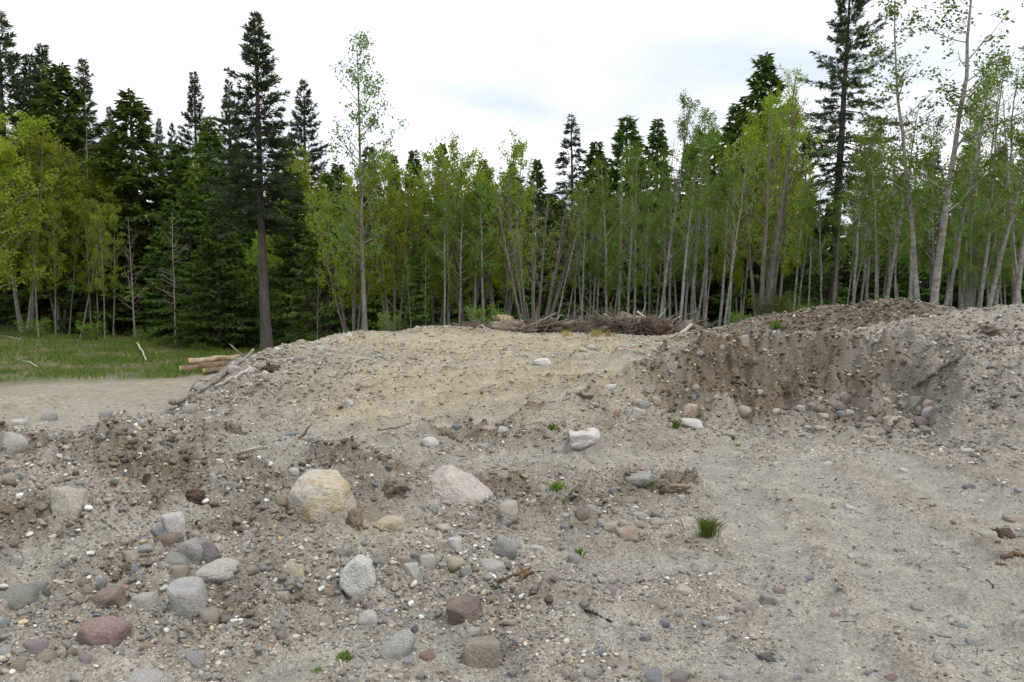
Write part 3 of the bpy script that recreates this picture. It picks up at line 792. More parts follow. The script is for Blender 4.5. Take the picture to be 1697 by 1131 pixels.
P_['alderbare'] = [broadleaf(220 + i, 12, 1, .5, .08, .35, 22, 1.9, .7, 700, .075, M_ALDER, M_BK_ALDER, .3, 3, .04, fine=6) for i in range(3)]
P_['alderdim'] = [broadleaf(225 + i, 12, 1, .5, .07, .33, 22, 1.9, .65, 2600, .11, M_BLOOM, M_BK_MAPLE, .3, 8, .04, fine=5) for i in range(3)]
P_['sapling'] = [broadleaf(240 + i, 8, 1, .3, .04, .3, 16, 1.3, .6, 700, .075, M_ALDER, M_BK_MAPLE, .3, 3, .05, fine=3) for i in range(3)]
P_['maple'] = [broadleaf(260 + i, 10.5, 6, 2.3, .085, .28, 18, 2.3, .70, 11000, .115, M_MAPLE, M_BK_MAPLE, .5, 10, .03, fine=4) for i in range(3)]
P_['fanmaple'] = [broadleaf(270, 9.5, 12, 2.9, .075, .35, 13, 1.6, .85, 1900, .08, M_MAPLE, M_BK_MAPLE, .4, 4, .03, fine=5, base_gap=.3)]
P_['rightmaple'] = [broadleaf(275, 14, 5, 2.2, .15, .28, 22, 3.0, .6, 8500, .10, M_MAPLE, M_BK_MAPLE, .4, 5, .03, fine=6, base_gap=.22)]
P_['bigmaple'] = [broadleaf(280 + i, 12, 3, 1.8, .10, .24, 28, 3.4, .45, 16000, .15, M_BLOOM, M_BK_ALDER, .4, 11, .03, fine=4) for i in range(2)]
P_['cotton'] = [broadleaf(290, 14, 1, .3, .10, .22, 44, 2.7, .6, 3400, .125, M_COTTON, M_BK_MAPLE, .5, 4, .02, fine=3, narrow=1.0)]
P_['snag'] = [broadleaf(295, 9, 1, .2, .06, .25, 26, 1.5, .25, 40, .06, M_ALDER, M_DEAD, .3, 4, .03, fine=5), broadleaf(296, 9, 1, .4, .07, .2, 22, 1.8, .45, 60, .06, M_ALDER, M_DEAD, .3, 4, .03, fine=5)]
P_['greenalder'] = [broadleaf(300 + i, 8, 3, 1.2, .05, .38, 16, 1.7, .55, 4200, .095, M_ALDER, M_BK_ALDER, .3, 5, .04, fine=4) for i in range(2)]
P_['bush'] = [broadleaf(310 + i, 1.6, 7, .8, .02, .15, 7, .6, .6, 1500, .085, M_GRASSF if i == 0 else M_ALDER, M_BK_MAPLE, .2, 5, .04, fine=3) for i in range(2)]
NAME = {'fir1': ('fir_tree', 'fir'), 'firtall': ('fir_tree', 'fir'), 'firhuge': ('fir_tree', 'fir'), 'hemlock': ('hemlock_tree', 'hemlock'), 'cedar': ('cedar_tree', 'cedar'), 'alder': ('alder_tree', 'alder'),
        'alderbare': ('alder_tree', 'alder'), 'alderdim': ('alder_tree', 'alder'), 'sapling': ('sapling', 'sapling'), 'maple': ('maple_tree', 'maple'), 'fanmaple': ('maple_tree', 'maple'), 'rightmaple': ('maple_tree', 'maple'), 'bigmaple': ('maple_tree', 'maple'),
        'cotton': ('cottonwood_tree', 'cottonwood'), 'snag': ('bare_tree', 'bare tree'), 'greenalder': ('alder_bush', 'alder bush'), 'bush': ('shrub', 'shrub')}
GROUP = {'fir1': 'dark conifers of the forest', 'cedar': 'dark conifers of the forest', 'firtall': 'dark conifers of the forest', 'firhuge': 'dark conifers of the forest', 'hemlock': 'dark conifers of the forest',
         'alder': 'pale-trunked alders', 'alderbare': 'pale-trunked alders', 'alderdim': 'pale-trunked alders', 'sapling': 'thin saplings at the forest edge', 'maple': 'yellow-green maples', 'fanmaple': 'yellow-green maples', 'rightmaple': 'yellow-green maples', 'bigmaple': 'yellow-green maples',
         'cotton': None, 'snag': 'bare trees', 'greenalder': 'leafy alder bushes', 'bush': 'shrubs at the forest edge'}
TREES = []
def tree(kind, px, d, top, lean=0.0, label='', var=None, wide=1.0, group=True):
    """a tree whose trunk stands at photo column px, d metres ahead, with its top at photo row `top`; lean: columns its top is off its foot"""
    TREES.append((kind, px, d, top, lean, label, var, wide))
def plant(k, kind, px, d, top, lean, label, var, wide):
    r = np.random.default_rng(9000 + k)
    a, _ = ray(px, 490)
    x, y = a * d, d
    z = float(base(np.array([x]), np.array([y]))[0]) - .08
    ztop = at(px, top, d)[2]
    Hh = ztop - z
    tr, cr_, h0 = P_[kind][var if var is not None else int(r.integers(len(P_[kind])))]
    s = Hh / h0
    nm, cat = NAME[kind]
    root = empty(nm, (x, y, z))
    dx = lean * d / F
    tilt = math.atan2(dx, Hh)
    rz = r.uniform(0, 6.283)
    q = Euler((r.normal(0, .03 if kind in ('alder', 'alderbare', 'alderdim', 'sapling') else .008), tilt + (r.normal(0, .012) if kind in ('alder', 'alderbare', 'alderdim') else 0), 0)).to_quaternion() @ Euler((0, 0, rz)).to_quaternion()
    root.rotation_euler = q.to_euler()
    w = s * wide * (r.uniform(.75, 1.3) if kind in ('alder', 'alderbare', 'sapling') else r.uniform(.92, 1.1))
    root.scale = (w, w, s)
    link('trunk', tr, root); link('crown', cr_, root)
    tag(root, label, cat, GROUP[kind])
    return root

# left: tall firs, cedars, the yellow-green stand
tree('fir1', 15, 60, 16, 0, 'very tall dark fir at the photo\'s edge towering over the yellow-green maples', 0, 1.3)
tree('fir1', 58, 62, 88, 0, 'dark fir in the gap between the edge fir and the narrow tipped one', 1, 1.2)
tree('fir1', 82, 60, 70, 0, 'dark fir with a narrow tip standing second behind the maple stand', 1, 1.1)
tree('cedar', 112, 54, 104, 0, 'broad green cedar rising directly above the yellow-green maple stand', 0, 1.5)
tree('fir1', 146, 58, 94, 0, 'ragged dark fir poking up behind the broad green cedar', 0, 1.05)
tree('cedar', 226, 50, 150, 0, 'wide pyramid-shaped cedar with a clean pointed top by the open sky', 2, 1.45)
tree('fir1', 192, 60, 176, 0, 'small dark fir tip just beside the pyramid-shaped cedar', 1, .7)
tree('fir1', 270, 62, 195, 0, 'first of two narrow dark fir tips low on the skyline', 1, .7)
tree('fir1', 292, 60, 204, 0, 'second narrow dark fir tip low on the skyline, beside the dip in the trees', 0, .7)
tree('fir1', 331, 56, 118, 0, 'dark symmetrical fir with a sharp tip next to the tall bare-trunked fir', 1, .9)
tree('cedar', 188, 55, 225, 0, 'cedar closing the gap between broad cedar and pyramid-shaped cedar', 1, 1.5)
tree('cedar', 300, 55, 235, 0, 'cedar closing the gap between pyramid-shaped cedar and sharp-tipped fir', 0, 1.5)
tree('cedar', 400, 54, 235, 0, 'cedar filling in between sharp-tipped fir and lone fir', 2, 1.4)
tree('cedar', 475, 54, 230, 0, 'cedar filling in between lone fir and tiered fir', 1, 1.4)
tree('cedar', 560, 50, 270, 0, 'cedar filling in between tiered fir and cottonwood', 2, 1.4)
tree('cedar', 140, 54, 250, 0, 'cedar dim behind the low end of the flowering stand', 2, 1.5)
tree('cedar', 30, 56, 250, 0, 'cedar dim behind the edge maple', 2, 1.6)
tree('cedar', 320, 45, 300, 0, 'mid green cedar behind the bleached dead snag', 0, 1.4)
tree('cedar', 200, 49, 300, 0, 'dark cedar hanging behind the bare branching grey tree', 2, 1.4)
tree('cedar', 1180, 40, 215, 0, 'dark conifer filling in between short conifer and shouldering cedar', 0, 1.3)
tree('cedar', 990, 43, 235, 0, 'dark conifer filling in between the hemlock and the broader twin', 2, 1.2)
tree('cedar', 352, 47, 190, 0, 'green cedar filling the space under the sharp-tipped fir', 1, 1.1)
tree('firtall', 442, 37, 20, -8, 'tallest lone fir with a bare grey lower trunk at the corner of the gravel pad', 0, 1.05)
tree('fir1', 385, 52, 130, 0, 'dark ragged fir behind the tallest lone fir, over its outer limbs', 0, .9)
tree('fir1', 508, 50, 130, 0, 'dark fir with tiered limbs between the lone fir and the cottonwood', 0, .95)
tree('cedar', 365, 42, 330, 0, 'low dense cedar sweeping to the grass beside the lone fir trunk', 2, 1.25)
tree('cedar', 285, 47, 330, 0, 'shadowy low cedar behind the bare snags at the meadow', 1, 1.3)
tree('cedar', 420, 46, 300, 0, 'dense cedar directly behind the bare trunk of the lone fir', 0, 1.2)
tree('cedar', 545, 34, 285, 0, 'feathery green cedar standing between the lone fir and the cottonwood', 1, 1.3)
tree('cedar', 490, 41, 300, 0, 'dark cedar in the hollow just past the lone fir', 2, 1.2)
tree('cotton', 605, 26, 62, 0, 'slender cottonwood with fresh light leaves standing alone against the sky')
tree('bigmaple', -25, 42, 160, 0, 'yellow-green maple cut off by the photo\'s edge, leaves down to the meadow', 0, 1.15)
tree('bigmaple', 40, 47, 215, 0, 'yellow-green maple in flower nearest the edge maple', 1, 1.2)
tree('bigmaple', 100, 49, 255, 0, 'yellow-green maple at the middle of the flowering stand', 0, 1.2)
tree('bigmaple', 165, 49, 285, 0, 'yellow-green maple on the low shoulder of the flowering stand', 1, 1.1)
tree('bigmaple', 215, 50, 315, 0, 'last and lowest yellow-green maple of the flowering stand', 0, 1.0)
for i, (px, top, ln) in enumerate(((62, 330, -4), (90, 330, 2), (112, 320, 18), (130, 330, 30), (150, 330, 4), (160, 330, -6), (172, 340, 6), (45, 340, 0), (186, 340, 10))):
    tree('alderdim', px, 43 + (i % 3), top, ln, ['slim pale trunk with dark gap beside it at the edge of the meadow stand', 'white-stemmed alder brightest among the meadow stand trunks', 'pale alder leaning into the meadow stand', 'strongly slanted thin alder trunk in the meadow stand',
         'straight thin alder after the slanted trunk', 'first of the tight alder pair in the meadow stand', 'second of the tight alder pair in the meadow stand', 'greyish alder deep in the yellow-green stand', 'outermost thin alder of the meadow stand'][i], None, .9)
tree('snag', 222, 44, 360, 0, 'bare branching grey tree at the end of the flowering stand', 1, 1.0)
tree('snag', 290, 42, 350, 0, 'bleached dead snag with short twigs before the dark cedars', 0, 1.0)
tree('snag', 148, 52, 215, 0, 'leafless pale tree top rising over the flowering maples', 1, 1.0)
tree('bigmaple', 340, 50, 265, 0, 'yellow-leaved maple lit between the dark cedars near the lone fir', 1, .6)
tree('bigmaple', 515, 45, 245, 0, 'yellow-leaved maple glowing behind the dark tiered fir', 0, .55)
tree('maple', 440, 43, 380, 0, 'thin maple with yellow leaves behind the lone fir trunk', 0, .9)
# middle
tree('maple', 585, 30, 265, 0, 'airy green maple just behind the cottonwood trunk', 1, .9)
tree('maple', 655, 29, 270, 0, 'bushy yellow-green maple between the cottonwood and the mossy trunks', 0, 1.0)
tree('maple', 720, 30, 240, 0, 'yellow-green maple clump, fullest of those behind the pad crest', 2, 1.05)
tree('maple', 775, 29, 232, 0, 'yellow-green maple clump with the highest wispy top over the pad', 1, 1.0)
tree('maple', 832, 29, 238, 6, 'yellow-green maple clump beside the bare fan of stems', 0, .95)
tree('fanmaple', 885, 26.5, 290, 8, 'nearly leafless maple fanning out many grey stems behind the brush pile', 0, 1.0)
tree('cedar', 690, 27, 395, 0, 'small bright green young cedar at the crest of the pad', 1, .9)
tree('sapling', 682, 26, 420, 0, 'straight pale sapling in front of the young cedar', 0, .8)
tree('sapling', 705, 26.5, 400, 4, 'second pale sapling, between young cedar and mossy trunk', 1, .8)
tree('snag', 524, 30, 430, 0, 'thin leafless sapling rising out of the hollow by the feathery cedar', 1, .7)
for i, (px, top, ln) in enumerate(((735, 330, -4), (760, 320, 14), (802, 300, 6), (785, 300, 4), (745, 330, -8))):
    tree('alder', px, 26.5 + .4 * i, top, ln, ['mossy leaning trunk at the crest behind the pad', 'thick mossy brown trunk among the maples', 'pale straight trunk just before the brush pile begins', 'slim trunk behind the pale straight one', 'thin trunk hugging the mossy leaning one'][i], None, 1.0)
for i, (px, d, top, w) in enumerate(((615, 42, 240, 1.0), (655, 44, 255, .9), (690, 46, 250, 1.0), (735, 47, 236, .8), (800, 44, 262, 1.1), (850, 46, 270, 1.0), (890, 44, 262, 1.0), (770, 38, 330, 1.2), (830, 37, 350, 1.2), (640, 36, 350, 1.3), (580, 39, 320, 1.3), (700, 35, 380, 1.2), (930, 38, 330, 1.3), (985, 40, 300, 1.3), (900, 35, 380, 1.2))):
    tree('cedar', px, d, top, 0, ['cedar top showing just behind the cottonwood crown', 'cedar spire between cottonwood and bushy maple', 'dark cedar spire behind the bushy maple', 'slim cedar tip above the fullest maple clump', 'cedar hidden behind the highest wispy maple', 'cedar behind the maple clump beside the fan', 'cedar behind the crown of the leafless fan maple',
         'low dark cedar behind the thick mossy trunk', 'low dark cedar behind the pale straight trunk', 'low dark cedar under the bushy maple', 'low dark cedar behind the cottonwood trunk', 'low dark cedar behind the young bright cedar', 'dark cedar under the drooping hemlock', 'dark cedar between hemlock and twin firs', 'low dark cedar behind the fan of stems'][i], i % 3, w)
tree('hemlock', 946, 44, 186, 0, 'lone dark hemlock with drooping tiers over the brush pile', 0, 1.0)
tree('cedar', 1035, 40, 190, 0, 'green twin conifer, broader one, above the alder thicket', 0, 1.25)
tree('cedar', 1086, 42, 196, 0, 'green twin conifer, slimmer one, above the alder thicket', 1, 1.05)
tree('cedar', 1140, 40, 235, 0, 'short conifer between the twin conifers and the tall cedar', 1, 1.0)
tree('cedar', 1060, 36, 330, 0, 'dark low cedar in the gap under the twin conifers', 2, 1.3)
tree('cedar', 1120, 35, 350, 0, 'dark low cedar behind the leaning alder clump', 0, 1.3)
ald = [(912, 26, 330, 40), (930, 27, 340, 40), (950, 27, 300, 14), (965, 26, 320, 8), (985, 28, 300, 20), (1008, 26, 270, -6), (1022, 27.5, 240, 8), (1040, 26, 250, 0), (1052, 27, 240, -10), (1068, 28, 260, 6), (1090, 25.5, 165, 42), (1102, 26, 260, -14), (1112, 27, 240, 10), (1126, 25, 215, 36), (1145, 27, 180, 14), (1152, 26, 260, 30), (1168, 28, 200, 8), (1192, 25.5, 255, 24), (1205, 28, 230, 4)]
al = ['alder leaning hard beside the fan of stems', 'second alder leaning past the fan of stems', 'thin upright alder beneath the hemlock', 'straight alder at the middle of the brush pile', 'alder between the brush pile poles', 'first of three close pale alders under the broader twin conifer', 'second of three close pale alders under the broader twin conifer', 'third of three close pale alders under the broader twin conifer',
      'pale alder with a backward lean by the raised pole', 'thin alder behind the raised pole', 'tallest pale alder of the leaning clump, rooted in the brush pile', 'white alder crossing behind the tallest leaning one', 'speckled alder between the leaning pair', 'thick white alder leaning out at the end of the brush pile', 'wispy high alder behind the thick leaning one', 'alder leaning beside the slanted pole on the ground', 'thin alder just before the lone slanted one', 'lone slanted alder in the gap before the big maple', 'faint alder close by the lone slanted one']
for i, (px, d, top, ln) in enumerate(ald):
    tree('alder' if i % 3 else 'alderbare', px, d, top, ln, al[i], None, .9)
for i, (px, top) in enumerate(((975, 310), (1015, 320), (1078, 315), (1130, 310), (1160, 310))):
    tree('greenalder', px, 30 + (i % 3), top, 0, ['leafy green alder thicket under the hemlock', 'leafy green alder thicket behind three close alders', 'leafy green alder thicket behind the raised pole', 'leafy green alder thicket behind the leaning clump', 'leafy green alder thicket beside the wispy high alder', 'leafy green alder thicket before the tall cedar', 'low leafy alder beside the fan of stems'][i], i % 2, 1.0)
# right
tree('cedar', 1262, 36, 88, 0, 'tall dense cedar behind the big multi-stemmed maple', 0, 1.35)
tree('cedar', 1215, 38, 170, 0, 'green cedar shouldering the tall dense one toward the sky gap', 1, 1.3)
tree('bigmaple', 1225, 33, 190, 0, 'bright yellow-green maple at the side of the tall dense cedar', 0, .55)
tree('bigmaple', 1285, 31, 165, 8, 'yellow-green maple crown wrapped round the tall dense cedar', 1, .5)
tree('rightmaple', 1265, 25, 118, 22, 'big multi-stemmed maple with brownish leaf buds above the brown bank', 0, 1.0)
tree('firhuge', 1376, 35, -60, 22, 'giant fir running out of the frame with dark heavy limbs', 0, .95)
tree('fir1', 1330, 46, 215, 0, 'dark fir low behind the trunk of the giant fir', 1, .9)
tree('cedar', 1300, 42, 300, 0, 'dark cedar under the big multi-stemmed maple', 2, 1.3)
tree('cedar', 1345, 40, 350, 0, 'dark cedar at the foot of the giant fir', 0, 1.3)
tree('cedar', 1240, 40, 330, 0, 'dark cedar in the gap beside the big maple stems', 1, 1.3)
rt = [(1200, 24, 250, 30, 'alder slanting up to the yellow-green maple'), (1312, 24, 300, 16, 'thin alder past the big multi-stemmed maple'), (1320, 26, 330, 26, 'faint thin alder next to the giant fir'), (1340, 24, 320, 4, 'upright alder before the giant fir'), (1366, 25, 300, -4, 'first of two alders in front of the giant fir trunk'), (1378, 26, 320, 6, 'second of two alders in front of the giant fir trunk'),
      (1402, 25, 240, 24, 'thin alder leaning away from the giant fir'), (1412, 24, 230, 22, 'pale alder leaning parallel over the brown bank'), (1420, 26, 250, 20, 'third parallel alder over the brown bank'), (1430, 27, 260, 16, 'fourth parallel alder over the brown bank'),
      (1458, 22.5, 172, 10, 'stout mottled alder with spreading leafy crown over the brown bank'), (1470, 26, 260, 20, 'thin alder close behind the stout mottled one'), (1488, 25, 240, 6, 'slim alder between the stout mottled and the tall white trunk'), (1508, 21, 215, 22, 'speckled alder just before the tallest white trunk'), (1536, 20.5, -40, -8, 'tallest white alder running out of the frame on the right bank'),
      (1548, 24, 200, -10, 'alder crossing close behind the tallest white one'), (1560, 22, 110, 40, 'white alder leaning beside the gray slope'), (1572, 23, 300, 16, 'thin pale alder behind the leaning white one'), (1600, 25, 90, 20, 'alder in the green thicket past the leaning white one'), (1625, 21, 70, 44, 'whitest slanted alder over the gray slope'), (1648, 26, 120, 20, 'faint alder behind the whitest slanted one'),
      (1680, 20, 30, 30, 'pale alder at the photo\'s edge above the gray slope'), (1592, 27, 150, 10, 'high alder deep in the green thicket'), (1612, 24, 330, 10, 'dark thin stem between two white alders'), (1700, 22, 120, -30, 'leafy alder top reaching in from the photo\'s edge')]
for i, (px, d, top, ln, lab) in enumerate(rt):
    tree('alder' if i % 4 else 'alderbare', px, d, top, ln, lab, None, 1.05 if d < 23 else .95)
for i, (px, d, top) in enumerate(((1455, 32, 300), (1500, 31, 300), (1555, 28, 290), (1590, 28, 260), (1640, 28, 270), (1690, 27, 250), (1610, 25, 350), (1670, 24, 360))):
    tree('greenalder', px, d, top, 0, ['green alder bush behind the stout mottled alder', 'green alder bush behind the speckled alder', 'green alder bush behind the tallest white trunk', 'green alder bush past the leaning white alder', 'green alder bush behind the whitest slanted alder', 'green alder bush at the edge above the gray slope', 'low leafy alder at the dark thin stem', 'low leafy alder before the edge alder', 'low leafy alder by the leaning white alder', 'low leafy alder behind the parallel alders'][i], i % 2, 1.25)
for i, (px, d, top, k, w) in enumerate(((1440, 44, 265, 'fir1', 1.1), (1490, 46, 285, 'cedar', 1.2), (1545, 46, 250, 'fir1', 1.2), (1600, 44, 215, 'fir1', 1.1), (1650, 46, 240, 'cedar', 1.2), (1697, 44, 205, 'fir1', 1.1), (1410, 42, 370, 'cedar', 1.3), (1470, 40, 390, 'cedar', 1.4), (1530, 40, 400, 'cedar', 1.4), (1590, 40, 390, 'cedar', 1.4), (1650, 40, 390, 'cedar', 1.4), (1710, 38, 390, 'cedar', 1.4))):
    tree(k, px, d, top, 0, ['dark fir glimpsed past the giant fir with sky beside it', 'cedar glimpsed behind the slim alder', 'dark fir glimpsed behind the tallest white trunk', 'dark fir glimpsed above the green thicket', 'cedar glimpsed between the two slanted white alders', 'dark fir glimpsed at the edge above the leafy alders', 'dark low cedar behind the parallel alders', 'dark low cedar behind the stout mottled alder', 'dark low cedar behind the tallest white trunk', 'dark low cedar within the green thicket',
         'dark low cedar behind the whitest slanted alder', 'dark low cedar at the edge of the thicket'][i], None, w)
# shrubs along the foot of the forest
for i, (px, d, top, v, w, lab) in enumerate(((1283, 24.5, 478, 0, 1.0, 'bright green shrub at the foot of the big maple'), (1300, 25, 500, 0, 1.0, 'second bright green shrub by the big maple'), (1225, 21, 520, 1, .8, 'small leafy shrub on the saddle of the bank'), (1330, 21, 505, 1, .9, 'leafy shrub on top of the brown bank'), (270, 41, 555, 0, 1.2, 'bright green shrub at the meadow edge before the cedars'),
     (235, 43, 545, 1, 1.5, 'dull green shrub at the meadow edge by the bare tree'), (60, 44, 530, 1, 1.6, 'low shrub under the flowering maples'), (150, 43, 535, 1, 1.5, 'low shrub beneath the tight alder pair'), (330, 38, 568, 1, 1.3, 'weedy shrub at the meadow corner near the lone fir'), (1000, 25, 520, 1, 1.0, 'small shrub behind the brush pile poles'), (640, 25, 520, 1, 1.0, 'small shrub in the dark behind the pad crest'), (800, 25.5, 510, 1, 1.2, 'small shrub behind the start of the brush pile'), (1450, 21.5, 500, 1, 1.0, 'leafy shrub behind the crest of the brown bank'))):
    tree('bush', px, d, top, 0, lab, v, w)
for k, a_ in enumerate(TREES):
    plant(k, *a_)

# a closing wood far behind the stand, read as one dark mass: joined low cedars and firs
def far_wood():
    r = np.random.default_rng(4242)
    src = [P_['cedar'][1][1], P_['fir1'][1][1]]
    vs, fs, ts, n = [], [], [], 0
    for i in range(46):
        me = src[i % 2]
        m = len(me.vertices)
        co = np.empty(m * 3, np.float32); me.vertices.foreach_get('co', co); co = co.reshape(-1, 3)
        tt = np.empty(m, np.float32); me.attributes['tint'].data.foreach_get('value', tt)
        q = co.reshape(-1, 4, 3); pick = np.arange(len(q))[int(r.integers(5))::5]          # thinned, each spray larger
        c0 = q[pick].mean(1, keepdims=True); q = c0 + (q[pick] - c0) * 2.3
        th_ = -.74 + 1.48 * (i + r.uniform(-.3, .3)) / 45
        d = r.uniform(64, 78); x, y = d * math.tan(th_), d
        h0 = 14 if i % 2 == 0 else 18
        hgt = r.uniform(9, 12.5) if abs(th_) < .45 else r.uniform(9, 12)
        a = r.uniform(0, 6.28); s = hgt / h0
        R_ = np.array([[math.cos(a), -math.sin(a), 0], [math.sin(a), math.cos(a), 0], [0, 0, 1]])
        q = (q.reshape(-1, 3) @ R_.T) * np.array((s * 1.7, s * 1.7, s)) + (x, y, -.3)
        vs.append(q); fs.append(np.arange(len(q)).reshape(-1, 4) + n); n += len(q)
        ts.append(np.repeat(tt.reshape(-1, 4)[pick, 0], 4))
    me = mesh('far_wood', np.vstack(vs), np.vstack(fs), M_CEDAR, {'tint': np.concatenate(ts)}, smooth=False)
    return tag(link('far_wood', me), kind='stuff')
far_wood()

# ------------------------------------------------------------------ stones
def icodirs(sub):
    import bmesh
    bm = bmesh.new()
    bmesh.ops.create_icosphere(bm, subdivisions=sub, radius=1)
    v = np.array([p.co[:] for p in bm.verts]); f = np.array([[q.index for q in p.verts] for p in bm.faces])
    bm.free()
    return v / np.linalg.norm(v, axis=1)[:, None], f
ICO = {k: icodirs(k) for k in (2, 3, 4, 5)}
def noise3(v, s, seed):
    from mathutils import noise as mn
    o = Vector((seed * 3.1, seed * 1.7, -seed * 2.3))
    return np.array([mn.noise(Vector(p) * s + o) for p in v])

def stone_shape(sub, seed, kind, planes=None):
    """unit stone: a block bounded by softened planes, its box scaled to -0.5..0.5"""
    r = np.random.default_rng(seed)
    d, f = ICO[sub]
    if planes is None:
        K, soft, lo, hi = {'r': (26, 7, .92, 1.08), 'e': (20, 8, .9, 1.1), 'a': (11, 22, .72, 1.1), 's': (9, 20, .7, 1.15), 'f': (16, 9, .85, 1.15)}[kind]
        n = r.normal(size=(K, 3)); n /= np.linalg.norm(n, axis=1)[:, None]
        n = np.vstack([n, np.eye(3), -np.eye(3)])
        dist = np.r_[r.uniform(lo, hi, K), np.full(6, 1.0 if kind in 're' else .92)]
    else:
        n = np.array([p[:3] for p in planes], float); n /= np.linalg.norm(n, axis=1)[:, None]
        dist = np.array([p[3] for p in planes], float); soft = planes_soft
    inv = np.maximum(d @ n.T, 0) / dist
    rad = 1 / (np.maximum((inv ** soft).sum(1), 1e-9) ** (1 / soft))
    nz = .10 * noise3(d, 1.3, seed) + .045 * noise3(d, 3.1, seed + 5) + (.022 * noise3(d, 7.5, seed + 9) if sub >= 4 else 0) + (.012 * noise3(d, 17, seed + 3) if sub >= 5 else 0)
    rad = rad * (1 + nz * (.6 if kind in 're' else 1.0))
    v = d * rad[:, None]
    v = (v - (v.max(0) + v.min(0)) / 2) / (v.max(0) - v.min(0))
    return v, f

def stone_mat(name, source, stain=.5):
    m, t, out = mat_new(name)
    g = N(t, 'ShaderNodeTexCoord').outputs['Object']
    if source == 'object':
        oi = N(t, 'ShaderNodeObjectInfo'); basec = oi.outputs['Color']
        sh = N(t, 'ShaderNodeVectorMath', operation='ADD')
        cx = N(t, 'ShaderNodeCombineXYZ'); 
        for i in range(3): L(t, math_(t, 'MULTIPLY', oi.outputs['Random'], 40.0 + i * 7), cx.inputs[i])
        L(t, g, sh.inputs[0]); L(t, cx.outputs[0], sh.inputs[1]); vec = sh.outputs[0]
        big = noise(t, 2.2, 4, .6, vec); fin = noise(t, 14, 4, .7, vec); pit_ = noise(t, 45, 2, .6, vec)
        c = mix(t, ramp(t, big, [(.46, (0, 0, 0)), (.62, (stain * .7,) * 3)]), basec, (.33, .26, .17) if stain < .6 else (.36, .25, .12))
        c = mix(t, 1.0, c, ramp(t, big, [(.3, (.80, .80, .80)), (.65, (1.14, 1.13, 1.11))]), 'MULTIPLY')
        c = mix(t, 1.0, c, ramp(t, fin, [(.3, (.72, .71, .70)), (.7, (1.2, 1.2, 1.2))]), 'MULTIPLY')
        # dust of the earth it lies in, towards its foot
        sp = N(t, 'ShaderNodeSeparateXYZ'); L(t, g, sp.inputs[0])
        dust = math_(t, 'ADD', math_(t, 'MULTIPLY', sp.outputs[2], -1.7), math_(t, 'MULTIPLY', math_(t, 'SUBTRACT', fin, .62), 2.4), True)
        c = mix(t, math_(t, 'MULTIPLY', dust, .5), c, (.25, .225, .18))
        hgt = math_(t, 'ADD', math_(t, 'MULTIPLY', fin, .6), math_(t, 'MULTIPLY', pit_, .3))
        b = N(t, 'ShaderNodeBump', inp={'Strength': .8, 'Distance': .10}); L(t, hgt, b.inputs['Height'])
    else:
        basec = attr(t, 'tint', 'INSTANCER', 'Vector')
        fin = noise(t, 3.5, 3, .65, g)
        c = mix(t, 1.0, basec, ramp(t, fin, [(.3, (.7, .7, .7)), (.7, (1.2, 1.2, 1.2))]), 'MULTIPLY')
        b = N(t, 'ShaderNodeBump', inp={'Strength': .35, 'Distance': .1}); L(t, fin, b.inputs['Height'])
    bs = N(t, 'ShaderNodeBsdfPrincipled', inp={'Roughness': .82, 'Specular IOR Level': .25})
    L(t, c, bs.inputs['Base Color']); L(t, b.outputs[0], bs.inputs['Normal']); L(t, bs.outputs[0], out.inputs[0])
    return m
M_STONE = stone_mat('stone', 'object')
M_STONE_OCHRE = stone_mat('ochre_stained_stone', 'object', .95)
M_GRAVEL = stone_mat('gravel_stone', 'instancer')

SC = {'white': (206, 203, 195), 'pale': (188, 183, 172), 'cream': (190, 174, 144), 'tan': (164, 140, 110), 'peach': (186, 150, 122), 'grey': (146, 145, 141), 'blue': (120, 130, 138), 'green': (124, 132, 122),
      'lavender': (168, 160, 162), 'mauve': (146, 128, 130), 'purple': (112, 98, 104), 'brown': (122, 98, 82), 'red': (150, 108, 98), 'brick': (150, 92, 76), 'ochre': (152, 124, 80), 'slate': (88, 92, 98), 'teal': (92, 116, 122),
      'yellow': (196, 176, 126), 'pink': (168, 154, 142), 'dark': (74, 58, 50)}
CW = {'pale': 'pale grey', 'peach': 'peach coloured', 'blue': 'bluish grey', 'green': 'greenish grey', 'lavender': 'lavender grey', 'brick': 'brick red', 'slate': 'dark slate grey', 'red': 'reddish', 'dark': 'dark brown'}
SW = {'r': 'rounded', 'e': 'oval', 'a': 'angular', 's': 'slab-like', 'f': 'flat'}
protos = {}
for kind, cnt in (('r', 4), ('e', 4), ('a', 5), ('s', 3), ('f', 3)):
    protos[kind] = []
    for i in range(cnt):
        v, f = stone_shape(4, 50 + i * 13 + ord(kind), kind)
        protos[kind].append(mesh('stone_' + kind, v, f, M_STONE))
fine_mesh = {}
